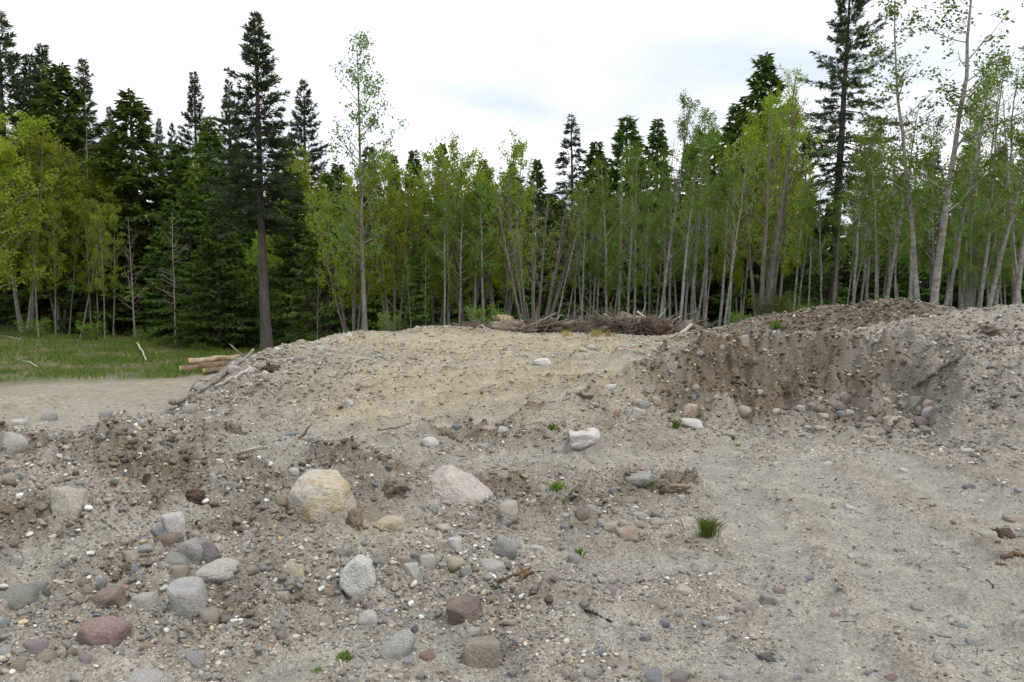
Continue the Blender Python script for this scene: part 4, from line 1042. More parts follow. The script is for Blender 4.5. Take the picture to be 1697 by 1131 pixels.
STONES = '''
26 734 38 37 pale e|big smooth whitish boulder sitting high on the crest of the gravel berm|whitish berm boulder
113 832 46 52 cream s|flat cream slab standing upright in the face of the gravel berm|upright cream slab
287 870 37 43 white s|tall white stone propped above the brown and grey stone cluster|tall white stone
280 893 41 24 brown f|orange-brown flat stone lying under the tall white stone|orange-brown flat stone
315 914 43 48 grey s|grey split slab leaning on the dark green oval stone|grey split slab
293 929 41 28 green e|dark greenish oval stone in front of the grey split slab|dark green stone
346 918 35 41 purple a|purple-grey angular stone beside the grey split slab|purple stone
367 944 63 32 pale f|half-buried whitish flat rock streaked with earth beside the purple stone|streaked whitish rock
311 991 52 67 lavender e|upright egg-shaped white-grey boulder standing in front of the stone cluster|egg-shaped boulder
174 1050 82 63 red a|large pinkish red boulder with a pitted rough face|pinkish red boulder
175 995 52 41 brown a|rough brown blocky rock behind the pinkish red boulder|brown blocky rock
30 990 54 41 green r|large pale green-grey rounded boulder cut by the photo's edge|green-grey boulder
347 1020 30 24 tan r|round yellowish tan cobble beside the egg-shaped boulder|yellowish tan cobble
242 995 39 28 pale e|speckled oval pale cobble between the brown blocky rock and the egg-shaped boulder|speckled oval cobble
61 1074 37 30 mauve a|mauve angular cobble between the pinkish red boulder and the photo's edge|mauve cobble
530 820 108 85 cream BL|huge cream boulder stained ochre with a hollow in its face|ochre-stained boulder
757 812 126 78 pink BR|huge pinkish grey boulder with a pointed hump and sloping shoulder|humped boulder
466 831 25 20 ochre r|brown cobble tucked against the flank of the ochre-stained boulder|brown tucked cobble
843 842 35 27 cream r|cream and tan cobble at the foot of the humped boulder's shoulder|cream shoulder cobble
712 732 29 17 white e|clean white egg-shaped cobble on the sandy track before the clod ridge|white egg cobble
601 950 65 54 white a|bright white angular rock among the rubble in front of the two huge boulders|white angular rock
684 947 24 30 white a|smaller pale pointed rock beside the white angular rock|pale pointed rock
708 935 24 33 pale a|pale upright shard behind the pale pointed rock|pale upright shard
757 933 30 21 yellow r|yellow-cream cobble with grass blades beside it|yellow-cream cobble
816 940 41 21 pale f|long pale flat cobble in front of the grey angular rock|long pale cobble
838 908 37 39 grey a|dull grey angular rock half sunk in gravel under the humped boulder|grey angular rock
770 1010 54 43 brown a|brown-red smooth faced rock set deep in sand|brown-red rock
799 1083 56 59 tan a|large tan-grey block with a flat top low on the sandy track|tan-grey block
657 1070 50 57 pale EG|pale elongated cobble tilted on its end|tilted pale cobble
610 1022 31 22 white e|white potato-shaped cobble behind the tilted pale cobble|white potato cobble
644 868 52 26 yellow f|crumbly yellow sandstone half buried between the two huge boulders|yellow sandstone
969 725 48 25 white a|large white sloping rock buried in the clod ridge|white ridge rock
1059 794 41 23 grey a|grey-tan rock with grass growing at its side|grassy grey rock
965 852 22 21 brown r|round chestnut brown cobble alone in the middle rubble|chestnut cobble
1089 866 23 17 cream r|smooth cream-tan round cobble at the edge of the middle rubble|smooth cream cobble
1039 885 33 26 peach a|broken peach-brown rock in front of the cream cobble group|broken peach rock
912 953 27 23 pink e|pinkish white oval cobble beside the splintered bark|pinkish white cobble
1134 980 33 16 cream f|flat cream stone lying alone on the tyre-marked sand|flat cream stone
898 600 29 13 white e|lone whitish boulder out on the graded gravel pad|lone pad boulder
1143 680 27 23 peach a|peach-tan wedge-shaped boulder at the mouth of the pit|wedge boulder
1235 681 27 18 tan r|tan rounded boulder on the pit floor behind a clear patch of sand|tan pit boulder
1147 701 32 13 white f|low white rock with a weed beside it on the pit floor|low white rock
1086 664 21 16 tan e|grey-tan oval stone topping a small heap of cobbles|heap-top stone
1388 673 27 16 brown f|reddish brown flat stone at the foot of the dark pit face|reddish flat stone
1406 660 23 18 brown r|brown stone resting behind the reddish flat stone|brown pit stone
1541 683 25 21 lavender r|pale lavender round boulder in the corner pile under the long stick|lavender corner boulder
1526 699 22 18 purple r|purple-grey round boulder lowest in the corner pile|purple corner boulder
1523 665 23 20 cream a|cream and greenish stone topmost in the corner pile|cream corner stone
1526 680 16 16 mauve r|mauve stone wedged between the lavender and purple corner boulders|mauve corner stone
1540 668 19 14 peach r|pinkish tan stone resting above the lavender corner boulder|pinkish corner stone
1479 698 24 15 cream e|cream cobble on the pit floor before the corner pile|cream pit cobble
1639 886 29 12 cream f|flat cream stone beside the dark bark clump|bark-side cream stone
1684 861 31 13 peach f|flat pinkish tan stone at the photo's edge behind the bark clump|pinkish edge stone
316 677 22 17 pink r|round pink stone under the fallen pale log on the pad flank|pink log stone
813 711 24 13 peach f|flat peach stone on top of the clod ridge|peach ridge stone
444 686 17 14 tan r|round tan stone beside a long grey one on the pad slope|round tan slope stone
478 689 25 12 grey f|long flat grey stone beside the round tan stone on the pad slope|long grey slope stone
579 667 13 10 white e|small white egg-shaped stone alone on the sloping pad|lone white pad egg
416 614 16 12 pale r|pale round stone above the broken log on the pad flank|pale flank stone
1232 564 17 17 tan a|tan clod-like boulder on the lip of the bank|bank lip boulder
82 690 25 20 grey r|weathered grey stone on the skyline of the berm|grey berm skyline stone
240 1126 54 24 pale e|large pale smooth stone cut off by the photo's lower edge|pale cut-off stone
1127 1122 35 22 mauve e|mauve stone cut off by the photo's lower edge|mauve cut-off stone
1082 1121 28 22 blue e|blue-grey stone beside the mauve stone at the photo's lower edge|blue-grey edge stone
62 978 25 27 grey a
169 965 17 18 grey r
136 966 22 17 ochre r
148 980 22 24 tan r
240 908 27 16 lavender e
218 922 22 21 cream a
203 914 20 14 pink r
224 942 18 15 blue a
298 950 28 28 tan a
258 878 23 12 blue f
75 1090 28 20 tan r
31 1104 26 22 ochre r
11 1081 30 17 lavender f
328 1093 28 30 lavender a
243 1071 21 16 tan r
128 732 33 11 tan f
31 792 14 15 teal r
15 796 22 15 tan r
13 780 17 15 grey a
175 690 20 16 grey a
290 828 10 10 white a
352 794 12 20 white s
347 876 17 11 brick r
28 931 17 20 pale a
141 1093 22 13 mauve f
119 1080 17 13 ochre r
9 1032 17 14 blue r
69 1007 14 11 blue r
93 974 12 13 cream r
191 976 22 11 grey f
324 885 21 13 cream r
397 931 17 16 cream r
415 944 22 12 tan f
270 1011 18 11 grey r
161 728 12 10 teal a
213 717 14 10 grey f
196 711 13 8 tan e
33 700 20 13 pale f
315 948 13 16 brown r
130 991 17 15 tan r
77 982 12 12 slate r
236 700 12 8 white a
219 701 14 9 blue f
130 800 12 8 grey r
158 774 11 8 green e
84 727 10 8 green r
172 725 12 8 pale r
486 782 18 15 white r
630 933 26 20 green a
668 932 21 21 tan a
754 901 21 21 white a
738 875 28 12 cream f
712 866 14 15 tan r
785 860 21 17 pink r
585 1016 21 12 tan f
546 981 20 15 tan r
468 987 22 15 cream a
534 997 14 10 yellow r
630 965 15 14 brown r
642 972 18 15 tan r
589 998 17 20 grey a
644 808 16 11 white r
649 766 14 8 pink e
705 770 12 12 tan a
578 916 17 17 grey r
562 916 15 17 tan r
525 888 23 11 tan f
486 943 39 24 yellow f
466 1052 17 16 mauve r
459 1039 13 11 grey r
481 1108 15 13 white e
784 1045 24 17 pale a
687 1044 14 15 slate r
708 1088 24 15 brick a
677 1097 20 12 grey f
697 1121 15 17 tan r
851 1119 16 14 blue a
856 1061 15 17 lavender r
840 867 16 14 grey a
850 861 15 12 tan a
772 848 11 8 cream r
742 856 15 10 tan r
581 1125 15 10 white e
519 865 17 10 brown f
534 871 14 8 brown f
604 901 14 10 blue r
643 947 17 14 tan a
691 924 15 17 grey a
773 951 23 11 blue f
717 844 17 13 grey a
702 841 10 12 pale a
447 808 9 9 ochre r
591 987 19 12 tan f
610 1004 17 13 mauve a
922 747 15 12 pink r
1012 875 23 17 cream a
1035 868 16 14 cream r
1060 869 16 11 tan r
1058 855 20 13 pale a
996 866 14 12 lavender r
1021 846 12 10 pink r
936 876 16 13 blue a
937 856 12 10 pale a
908 896 17 10 cream f
890 909 26 10 white f
1016 980 22 15 mauve a
985 964 12 10 pale r
1098 1004 17 12 tan r
1126 1018 16 11 grey e
998 1081 16 11 blue r
1016 1100 27 11 tan f
1206 1121 26 17 pale e
1273 994 23 18 grey a
1228 1009 20 12 pink f
1268 1090 22 14 slate a
1249 958 15 10 pale a
1195 1026 18 8 white f
1101 1033 17 13 blue a
1053 1032 14 11 yellow a
1071 1058 17 14 mauve a
1128 825 10 9 white a
1087 853 14 10 grey a
999 844 17 8 grey f
1016 812 10 10 blue r
951 927 20 17 grey a
977 1117 23 16 pink e
951 1121 15 15 tan r
937 1121 15 13 mauve r
1058 666 18 13 peach r
1068 671 19 13 grey r
1058 683 19 12 white a
1071 646 11 11 grey r
1020 686 13 11 brick r
1040 684 10 12 pale s
1011 642 17 10 white f
1153 643 13 13 pink r
1150 659 9 9 blue r
1187 658 9 7 pale r
1260 649 11 7 white e
1286 553 13 10 pale r
1250 599 14 15 brown a
1119 603 10 8 pale r
1160 585 11 8 grey e
1196 576 10 9 lavender r
966 580 14 7 cream e
979 575 15 8 pale e
1054 585 11 8 blue e
1085 580 9 7 pale r
1172 665 10 10 tan r
1286 681 12 9 white r
530 579 15 11 pale a
498 567 14 9 peach r
457 579 13 7 white e
578 556 11 7 white e
534 559 8 6 pale r
496 594 17 9 grey e
439 619 12 10 white r
473 618 9 8 white r
628 591 14 7 grey f
667 570 9 7 pink r
692 543 7 6 cream r
554 581 12 6 peach f
835 712 17 11 white a
756 708 11 11 blue a
479 721 22 10 blue f
512 730 14 10 blue s
801 740 15 9 pale a
512 580 12 6 tan f
607 658 8 6 white r
617 740 9 8 white a
419 592 14 9 white e
401 596 18 10 grey r
390 633 12 9 tan r
358 633 11 10 ochre r
330 640 11 9 grey r
299 664 16 13 pink r
318 651 11 9 grey r
412 638 13 7 pale f
388 611 19 12 pink f
345 631 9 8 grey r
1327 676 18 10 pale e
1345 672 12 12 tan r
1359 677 16 11 ochre r
1358 661 9 8 pale r
1396 655 15 11 grey f
1417 649 11 9 brick r
1364 689 15 9 pale a
1396 686 16 10 blue a
1408 683 13 8 white f
1426 704 15 8 blue f
1444 696 15 12 pink r
1470 694 14 10 peach r
1465 718 16 11 tan r
1447 726 18 8 cream f
1498 672 11 10 pink r
1358 709 16 8 cream f
1338 708 13 7 pale r
1300 712 11 6 cream e
1510 722 11 7 blue e
1537 714 17 11 tan r
1530 709 15 8 blue f
1630 703 13 10 pink r
1600 561 15 10 pale a
1563 556 11 9 tan r
1657 567 21 11 pink f
1669 548 18 11 tan a
1469 664 13 11 pale r
1427 752 15 8 white f
1601 747 21 8 white f
1615 756 15 8 brown f
1620 640 9 7 white r
1685 654 18 8 grey f
1554 674 9 9 pale r
1636 745 11 8 tan a
1371 770 15 11 white r
1498 780 16 8 white f
1409 841 16 8 white e
1424 849 12 8 pale r
1691 813 15 7 lavender f
1626 831 11 7 white e
1607 808 18 9 slate f
1427 933 17 11 cream e
1411 924 10 9 white a
1384 1018 16 9 peach f
1638 1037 16 9 pale e
1614 1065 22 15 grey a
1590 1036 20 7 blue f
1343 1111 15 11 grey r
1323 1123 12 15 lavender a
1480 1125 22 10 brick f
1276 1094 15 12 slate a
1439 1115 14 9 blue e
1519 1007 17 12 pink f
1585 914 10 8 pale r
1291 980 20 12 red f
1340 958 14 7 blue f
1491 911 17 10 pink f
'''
rows = []
for ln in STONES.strip().splitlines():
    parts = ln.split('|')
    w = parts[0].split()
    rows.append((float(w[0]), float(w[1]), float(w[2]), float(w[3]), w[4], w[5], parts[1] if len(parts) > 1 else None, parts[2] if len(parts) > 2 else None))
feet = hit([(r[0], r[1] + r[3] * .30) for r in rows], H)
placed = []
planes_soft = 14
BLP = [(0, 0, 1, .80), (0, 0, -1, .8), (.25, -1, .35, .95), (-.5, -.9, .1, .95), (.9, -.4, .1, 1.08), (1, .2, .5, .98), (-1, -.1, .2, 1.06), (-.75, 0, .75, .98), (0, 1, .2, .9), (.45, -.2, 1, .86), (-.3, -.5, 1, .86), (.5, -.9, -.5, 1.0), (-.6, -.6, -.6, 1.0), (.7, .6, .3, 1)]
BRP = [(-.62, -.1, .72, .72), (.50, -.1, .80, .68), (0, -1, .38, .66), (-.35, -.85, .3, .74), (.5, -.9, .2, .86), (1, -.1, .25, 1.25), (-1, 0, .05, 1.0), (0, 1, .3, .7), (0, 0, -1, .55), (-.05, 0, 1, .80), (-.9, -.4, .35, .98), (.85, -.2, .55, 1.05)]
for k, (px, py, w, h, colr, shp, lab, alias) in enumerate(rows):
    rnd = np.random.default_rng(1000 + k)
    P = feet[k]
    d = P[1]
    mpp = d / F
    c = at(px, py, d + .25 * w * mpp)
    W, Hh = w * mpp * 1.10, h * mpp * 1.24
    roll = rnd.normal(0, .12)
    if shp in ('BL', 'BR', 'EG') or (w > 45 and lab):
        if shp == 'BL': v, f = stone_shape(5, 3, 'a', BLP)
        elif shp == 'BR': v, f = stone_shape(5, 8, 'a', BRP)
        else: v, f = stone_shape(5, 300 + k, {'EG': 'e'}.get(shp, shp))
        me = mesh('stone', v, f, M_STONE_OCHRE if shp == 'BL' else M_STONE)
        rz = 0
        if shp == 'EG': roll = .75; W, Hh = W * .78, Hh * 1.15
        if shp == 'BL': roll = 0; W *= 1.14; Hh *= .90
        if shp == 'BR': roll = .02
    else:
        me = protos[shp][rnd.integers(len(protos[shp]))]
        rz = rnd.choice([0, math.pi]) + rnd.normal(0, .25)
    big = W > .16
    name = 'boulder' if W > .26 else 'cobble' if W > .085 else 'pebble'
    o = link(name, me)
    o.location = c - np.array((0, 0, Hh * .11))
    o.scale = (W, W * rnd.uniform(.75, 1.0), Hh)
    o.rotation_euler = (rnd.normal(0, .08), roll, rz)
    b = np.array(srgb(*SC[colr])); gm = b.mean(); b = (gm + (b - gm) * .42) * 1.16 * gm ** -.28
    j = rnd.uniform(.88, 1.08); hue = rnd.normal(0, .012, 3)
    o.color = (*[max(.02, b[i] * j * (1 + hue[i])) for i in range(3)], 1)
    placed.append((o, P, px, py, W, colr, shp if len(shp) == 1 else 'r', lab, alias))
    o['group'] = 'stones lying on the gravel'
    o['category'] = name

# words for the stones that have none of their own yet: colour, shape, and what they lie next to
marks = [(p[8], p[2], p[3], p[1]) for p in placed if p[8]]
marks += [(n, a, b, None) for n, a, b in (('long stick in the pit', 1549, 628), ('green grass tuft', 1172, 875), ('black stick on the sand', 990, 1022), ('small grass sprig at the track', 571, 1085), ('driftwood chunk', 966, 655),
          ('rusty bark strip', 1680, 922), ('black twig', 1642, 968), ('broadleaf weed on the ridge', 912, 707), ('rust-coloured root clump', 450, 611), ('brush pile', 1010, 545), ('upright root stub', 506, 715), ('dark bark clump', 1664, 883), ('pale log on the flank', 330, 655), ('rusty rag of bark', 323, 819))]
used = {p[7].lower() for p in placed if p[7]}
from itertools import product
for (o, P, px, py, W, colr, shp, lab, alias) in placed:
    if not lab:
        near = sorted(marks, key=lambda m_: math.hypot(m_[1] - px, (m_[2] - py) * 1.5))[:5]
        size = 'tiny' if W < .06 else 'small' if W < .09 else 'medium' if W < .14 else 'large'
        def rel(m_):
            dx, dy = px - m_[1], (py - m_[2]) * 1.5
            far = math.hypot(dx, dy)
            if abs(dx) > abs(dy): return 'beside' if far < 70 else 'off to the side of'
            if dy > 0: return 'just in front of' if far < 70 else 'well in front of'
            return 'just behind' if far < 70 else 'well behind'
        opts = [f"{size} {CW.get(colr, colr)} {SW[shp]} stone {rel(n)} the {n[0]}" for n in near[:3]]
        opts += [f"{size} {CW.get(colr, colr)} {SW[shp]} stone between the {a[0]} and the {b[0]}" for a, b in ((near[0], near[1]), (near[0], near[2]), (near[1], near[2]), (near[0], near[3]), (near[1], near[3]))]
        opts += [f"{size} {CW.get(colr, colr)} stone {q} the {n[0]}" for n, q in product(near, ('a little farther out from', 'on open ground past'))]
        opts = [q for q in opts if q.lower() not in used and len(q.replace('-', ' ').split()) <= 17]
        lab = opts[0]
        used.add(lab.lower())
    o['label'] = lab

# ------------------------------------------------------------------ gravel nobody could count: one object, pebbles set on points
pebble_col = bpy.data.collections.new('pebbles')
for i in range(7):
    v, f = stone_shape(2 if i < 4 else 3, 700 + i, 'rraeafr'[i])
    me = mesh('pebble_shape', v * np.array((1, .9, .7)), f, M_GRAVEL, smooth=True)
    pebble_col.objects.link(bpy.data.objects.new('pebble_shape', me))
g = np.random.default_rng(77)
NG = 620000
gth = g.uniform(-.70, .70, NG)
glr = g.uniform(math.log(2.5), math.log(24), NG)
gr_ = np.exp(glr)
gx, gy = gr_ * np.sin(gth), gr_ * np.cos(gth)
gz, gd, grf, gw, gg, gfo, gla = H(gx, gy, True)
patch = fbm(gx * 1.7, gy * 1.7, 3, 61)
dens = np.clip(.26 + .80 * grf + .42 * patch + .12 * gw, .08, 1)
dens *= 1 - (.42 + .36 * np.clip(gw, 0, 1)) * gla
dens *= 1 - .38 * np.clip(gw, 0, 1) * (1 - np.clip(grf, 0, 1))
dens *= 1 - .35 * np.clip(gd, 0, 1)
dens *= np.where(gg > .4, 0, 1) * np.where((gz < -.7) & (gy > 9), .25, 1)
lm = np.clip(1 - .6 * sstep(.5, 2.2, gx) * sstep(8.5, 7, gy), .3, 1)      # the driven lane is finer
keep = g.uniform(0, 1, NG) < dens * lm * .62
gx, gy, gz, gr_, grf, gd, gw, gla = gx[keep], gy[keep], gz[keep], gr_[keep], grf[keep], gd[keep], gw[keep], gla[keep]
n = len(gx)
smin = np.maximum(.0065, gr_ * .0012)
s = smin * (1 - g.uniform(0, 1, n)) ** (-1 / (2.5 - .45 * np.clip(grf, 0, 1)))
s = np.where(gla > .4, np.minimum(s, smin * 2.2), s)
s = np.minimum(s, np.minimum(.026 + .016 * grf + .0012 * gr_, smin * 9))
pal = np.array([srgb(*c) for c in ((150, 138, 120), (165, 150, 128), (140, 130, 118), (176, 168, 154), (196, 190, 178), (206, 203, 195), (168, 142, 108), (150, 120, 92), (128, 124, 120), (120, 126, 132), (150, 136, 134), (112, 96, 84), (180, 160, 124), (160, 128, 112), (98, 100, 104))])
pw = np.array([12, 14, 9, 15, 14, 9, 8, 5, 9, 6, 4, 6, 5, 3, 2.0]); pw /= pw.sum()
pal = pal.mean(1, keepdims=True) + (pal - pal.mean(1, keepdims=True)) * .8
tint = pal[g.choice(len(pal), n, p=pw)] * g.uniform(.9, 1.3, n)[:, None]
# nearly half are crumbs of the earth itself
earth = np.array((.245, .225, .194)) * (1 - np.clip(gw, 0, 1))[:, None] + np.array((.32, .272, .195)) * np.clip(gw, 0, 1)[:, None]
dk_ = sstep(.25, .7, gd * 1.1 + .5 * fbm(gx * 4, gy * 4, 2, 62))[:, None]
brn = (sstep(.2, .9, grf) * .75 * (1 - .9 * np.clip(blob_field(gx, gy, PALE), 0, 1)))[:, None]; earth = earth * (1 - brn) + np.array((.178, .147, .110)) * brn
earth = earth * (1 - dk_) + np.array((.125, .097, .067)) * dk_
crumb = g.uniform(0, 1, n) < .36 + .3 * np.clip(gd, 0, 1)
tint = np.where(crumb[:, None], earth * g.uniform(.74, 1.3, n)[:, None], tint)
s = np.where(crumb, np.minimum(s * 1.35, .06 + .002 * gr_), s)
size = s[:, None] * np.stack((g.uniform(.85, 1.3, n), g.uniform(.7, 1.1, n), g.uniform(.6, 1.0, n)), 1)
rot = np.stack((g.normal(0, .35, n), g.normal(0, .35, n), g.uniform(0, 6.283, n)), 1)
me = bpy.data.meshes.new('gravel')
me.vertices.add(n)
me.vertices.foreach_set('co', np.stack((gx, gy, gz + size[:, 2] * g.uniform(-.05, .28, n)), 1).astype(np.float32).ravel())
for nm, a, ty in (('rot', rot, 'FLOAT_VECTOR'), ('size', size, 'FLOAT_VECTOR'), ('tint', tint, 'FLOAT_VECTOR')):
    me.attributes.new(nm, ty, 'POINT').data.foreach_set('vector', a.astype(np.float32).ravel())
me.attributes.new('pick', 'INT', 'POINT').data.foreach_set('value', g.choice(7, n, p=[.2, .15, .15, .15, .15, .1, .1]).astype(np.int32))
me.update()
gravel = tag(link('gravel', me), kind='stuff')
gn = bpy.data.node_groups.new('gravel_nodes', 'GeometryNodeTree')
gn.interface.new_socket('Geometry', in_out='INPUT', socket_type='NodeSocketGeometry')
gn.interface.new_socket('Geometry', in_out='OUTPUT', socket_type='NodeSocketGeometry')
gi, go = gn.nodes.new('NodeGroupInput'), gn.nodes.new('NodeGroupOutput')
ip = gn.nodes.new('GeometryNodeInstanceOnPoints')
ci = gn.nodes.new('GeometryNodeCollectionInfo'); ci.inputs['Collection'].default_value = pebble_col
ci.inputs['Separate Children'].default_value = True; ci.inputs['Reset Children'].default_value = True
def named(nm, ty):
    q = gn.nodes.new('GeometryNodeInputNamedAttribute'); q.data_type = ty; q.inputs['Name'].default_value = nm
    return q.outputs['Attribute']
e2r = gn.nodes.new('FunctionNodeEulerToRotation')
gn.links.new(named('rot', 'FLOAT_VECTOR'), e2r.inputs[0])
gn.links.new(gi.outputs[0], ip.inputs['Points']); gn.links.new(ci.outputs[0], ip.inputs['Instance'])
ip.inputs['Pick Instance'].default_value = True
gn.links.new(named('pick', 'INT'), ip.inputs['Instance Index'])
gn.links.new(e2r.outputs[0], ip.inputs['Rotation']); gn.links.new(named('size', 'FLOAT_VECTOR'), ip.inputs['Scale'])
gn.links.new(ip.outputs[0], go.inputs[0])
md = gravel.modifiers.new('gravel', 'NODES'); md.node_group = gn

# ------------------------------------------------------------------ wood, grass and odds and ends
def simple_mat(name, c1, c2, scale=8, rough=.9):
    m, t, out = mat_new(name)
    g = N(t, 'ShaderNodeTexCoord').outputs['Object']
    c = mix(t, ramp(t, noise(t, scale, 5, .65, g), [(.35, (0, 0, 0)), (.65, (1, 1, 1))]), c1, c2)
    bs = N(t, 'ShaderNodeBsdfPrincipled', inp={'Roughness': rough, 'Specular IOR Level': .15})
    L(t, c, bs.inputs['Base Color'])
    b = N(t, 'ShaderNodeBump', inp={'Strength': .6, 'Distance': .03}); L(t, noise(t, scale * 3, 4, .7, g), b.inputs['Height']); L(t, b.outputs[0], bs.inputs['Normal'])
    L(t, bs.outputs[0], out.inputs[0])
    return m
M_CUT = simple_mat('cut_wood', (.42, .22, .08), (.58, .36, .15), 12)
M_PEEL = simple_mat('peeled_wood', (.20, .13, .08), (.46, .37, .26), 4)
M_LOGBARK = simple_mat('log_bark', (.10, .07, .05), (.24, .16, .11), 7)
M_PALEWOOD = simple_mat('bleached_wood', (.34, .30, .25), (.56, .52, .45), 9)
M_BLACKWOOD = simple_mat('charred_wood', (.015, .014, .014), (.05, .045, .04), 9)
M_TWIG = simple_mat('dry_twig', (.09, .07, .055), (.22, .185, .15), 20)
M_SOIL = simple_mat('soil_clod', (.14, .108, .076), (.26, .215, .165), 9)
M_BARKBIT = simple_mat('dark_bark', (.05, .034, .024), (.14, .092, .064), 14)

# logs lying on the grass
def log_thing(end, far, r, mat_b, label, taper=.9):
    a, b = np.array(end), np.array(far)
    root = empty('log', a)
    n = 9
    t = np.linspace(0, 1, n)[:, None]
    rr_ = np.random.default_rng(int(abs(a[0]) * 100))
    pts = (b - a) * t + rr_.normal(0, .012, (n, 3))
    tb = Tubes(); tb.add(pts, r * np.linspace(1, taper, n), 14, lumpy=.03, seed=3)
    link('bark', tb.mesh('log_bark', mat_b), root)
    for p, s in ((pts[0], -1), (pts[-1], 1)):
        ax = unit((b - a)) * s
        tb = Tubes(); rad = r * (1 if s < 0 else taper)
        tb.add([p - ax * .03, p + ax * .012], [rad * 1.0, rad * .985], 14, cap=True)
        tb.add([p + ax * .013, p + ax * .017], [rad * .35, rad * .34], 10, cap=True)
        link('cut_end', tb.mesh('log_cut_end', M_CUT), root)
    tag(root, label, 'log', 'felled logs on the grass')
zb = lambda x, y: float(H(np.array([x]), np.array([y]))[0])
def on_ground(px, d, r): 
    a, _ = ray(px, 600); return np.array((a * d, d, zb(a * d, d) + r * .85))
log_thing(on_ground(299, 28.5, .17), on_ground(408, 29.6, .16), .17, M_LOGBARK, 'thick felled log with an orange cut end at the edge of the grass')
log_thing(on_ground(338, 27.6, .11), on_ground(398, 28.2, .10), .11, M_LOGBARK, 'thin short log with an orange end lying before the thick one')
e1, e2 = on_ground(313, 29.2, .14), on_ground(402, 30.0, .13)
log_thing(e1 + (0, 0, .24), e2 + (0, 0, .22), .14, M_PEEL, 'peeled pale-topped log resting on top of the thick felled one')

def polyline_on_ground(pts, lift, fn=H):
    P = hit(pts, fn)
    return P + np.array((0, 0, lift))
def wood(name, pts, r_px, mat, label, cat='stick', lift=.6, sides=7, lumpy=.06, group=None, snags=0, air=False, taper=.55):
    """a stick along photo points laid on the ground; air=True keeps the depth of its first point"""
    if len(pts[0]) == 3:                                                     # surveyed with its own distances
        P = np.array([at(*q_) for q_ in pts])
        P[:, 2] = np.maximum(P[:, 2], H(P[:, 0], P[:, 1]))
    elif air:
        P0 = hit([pts[0]], H)[0]
        P = np.array([P0] + [at(a, b, P0[1] + .02 * i) for i, (a, b) in enumerate(pts[1:], 1)])
    else:
        P = polyline_on_ground(pts, 0)
    r = r_px * P[0][1] / F
    P[:, 2] += r * lift
    n = 4 * (len(P) - 1) + 1
    t = np.linspace(0, len(P) - 1, n)
    Q = np.stack([np.interp(t, range(len(P)), P[:, k]) for k in range(3)], 1)
    rnd = np.random.default_rng(int(pts[0][0] * 7 + pts[0][1]))
    Q += rnd.normal(0, r * .35, Q.shape)
    o0 = Q[0].copy()
    tb = Tubes(); tb.add(Q - o0, r * np.linspace(1, taper, n), sides, cap=True, lumpy=lumpy, seed=2)
    for _ in range(snags):
        k = rnd.integers(1, n - 1); d = rnd.normal(0, 1, 3); d[2] = abs(d[2]) * .6; d = unit(d)
        tb.add([Q[k] - o0, Q[k] - o0 + d * r * rnd.uniform(4, 9)], [r * .45, r * .15], 5, cap=True)
    o = link(name, tb.mesh(name, mat), loc=o0)
    return tag(o, label, cat, group)
SG = 'loose sticks on the ground'
wood('fallen_log', [(288, 682, 10.5), (320, 662, 11.2), (354, 642, 11.9), (388, 620, 12.5), (423, 598, 13.1)], 6.0, M_DEAD, 'long pale broken log lying down the flank of the gravel pad', 'log', snags=4, sides=9, taper=.5, lift=1.7)
wood('stick', [(356, 648), (376, 637), (400, 624), (428, 608)], 3, M_PALEWOOD, 'splintered pale stick alongside the long broken log', group=SG, snags=2, lift=2)
wood('stick', [(362, 640), (395, 630), (432, 624)], 1.6, M_TWIG, 'dark twig spreading from under the long broken log', group=SG, snags=3)
wood('stick', [(1512, 653), (1540, 634), (1562, 618), (1590, 601)], 4.2, M_DEAD, 'long grey stick propped on the dark pit face above the corner pile', group=SG, snags=2, taper=.7, lift=2.4)
wood('stick', [(971, 1013), (990, 1021), (1013, 1033)], 2.6, M_BLACKWOOD, 'short black burnt stick on the tyre-marked sand', group=SG, snags=1)
wood('stick', [(565, 1018), (578, 1019), (591, 1024)], 1.7, M_PALEWOOD, 'short bleached stick in front of the white potato cobble', group=SG)
wood('stick', [(700, 1063), (712, 1069), (723, 1077)], 1.7, M_PALEWOOD, 'bleached splinter between the tilted cobble and the brown-red rock', group=SG)
wood('stick', [(562, 1088), (565, 1105), (573, 1127)], 1.5, M_PALEWOOD, 'pale bent straw below the small green sprig', group=SG)
wood('stick', [(1129, 856), (1131, 866), (1136, 878)], 1.6, M_PALEWOOD, 'curved white stick beside the big green grass tuft', group=SG)
wood('stick', [(1165, 796), (1167, 804), (1166, 813)], 1.3, M_PALEWOOD, 'small white twig past the grassy grey rock', group=SG)
wood('stick', [(818, 967), (842, 958), (862, 951), (880, 944)], 3.4, M_ROOT, 'stout reddish brown stick just before the pinkish white cobble', group=SG, snags=1)
wood('stick', [(395, 880), (425, 892), (455, 890), (482, 889)], 1.6, M_TWIG, 'thin dark root arching over the berm foot below the ochre-stained boulder', group=SG, lift=2)
wood('stick', [(168, 860), (180, 871), (194, 881)], 1.3, M_TWIG, 'thin dark twig in the gravel above the stone cluster', group=SG)
wood('stick', [(620, 874), (632, 882), (652, 884)], 1.7, M_TWIG, 'dark root curling round the yellow sandstone', group=SG, lift=1.5)
wood('stick', [(626, 714), (655, 711), (682, 701)], 1.5, M_TWIG, 'dark thin branch lying on the sandy pad track', group=SG)
wood('stick', [(599, 633), (612, 628), (625, 623)], 1.3, M_PALEWOOD, 'pale twig on the middle of the pad', group=SG)
wood('stick', [(575, 619), (595, 619)], 1.2, M_TWIG, 'straight dark twig on the upper pad', group=SG)
wood('stick', [(598, 641), (616, 643)], 1.1, M_DEAD, 'greyish twig below the pale one on the pad', group=SG)
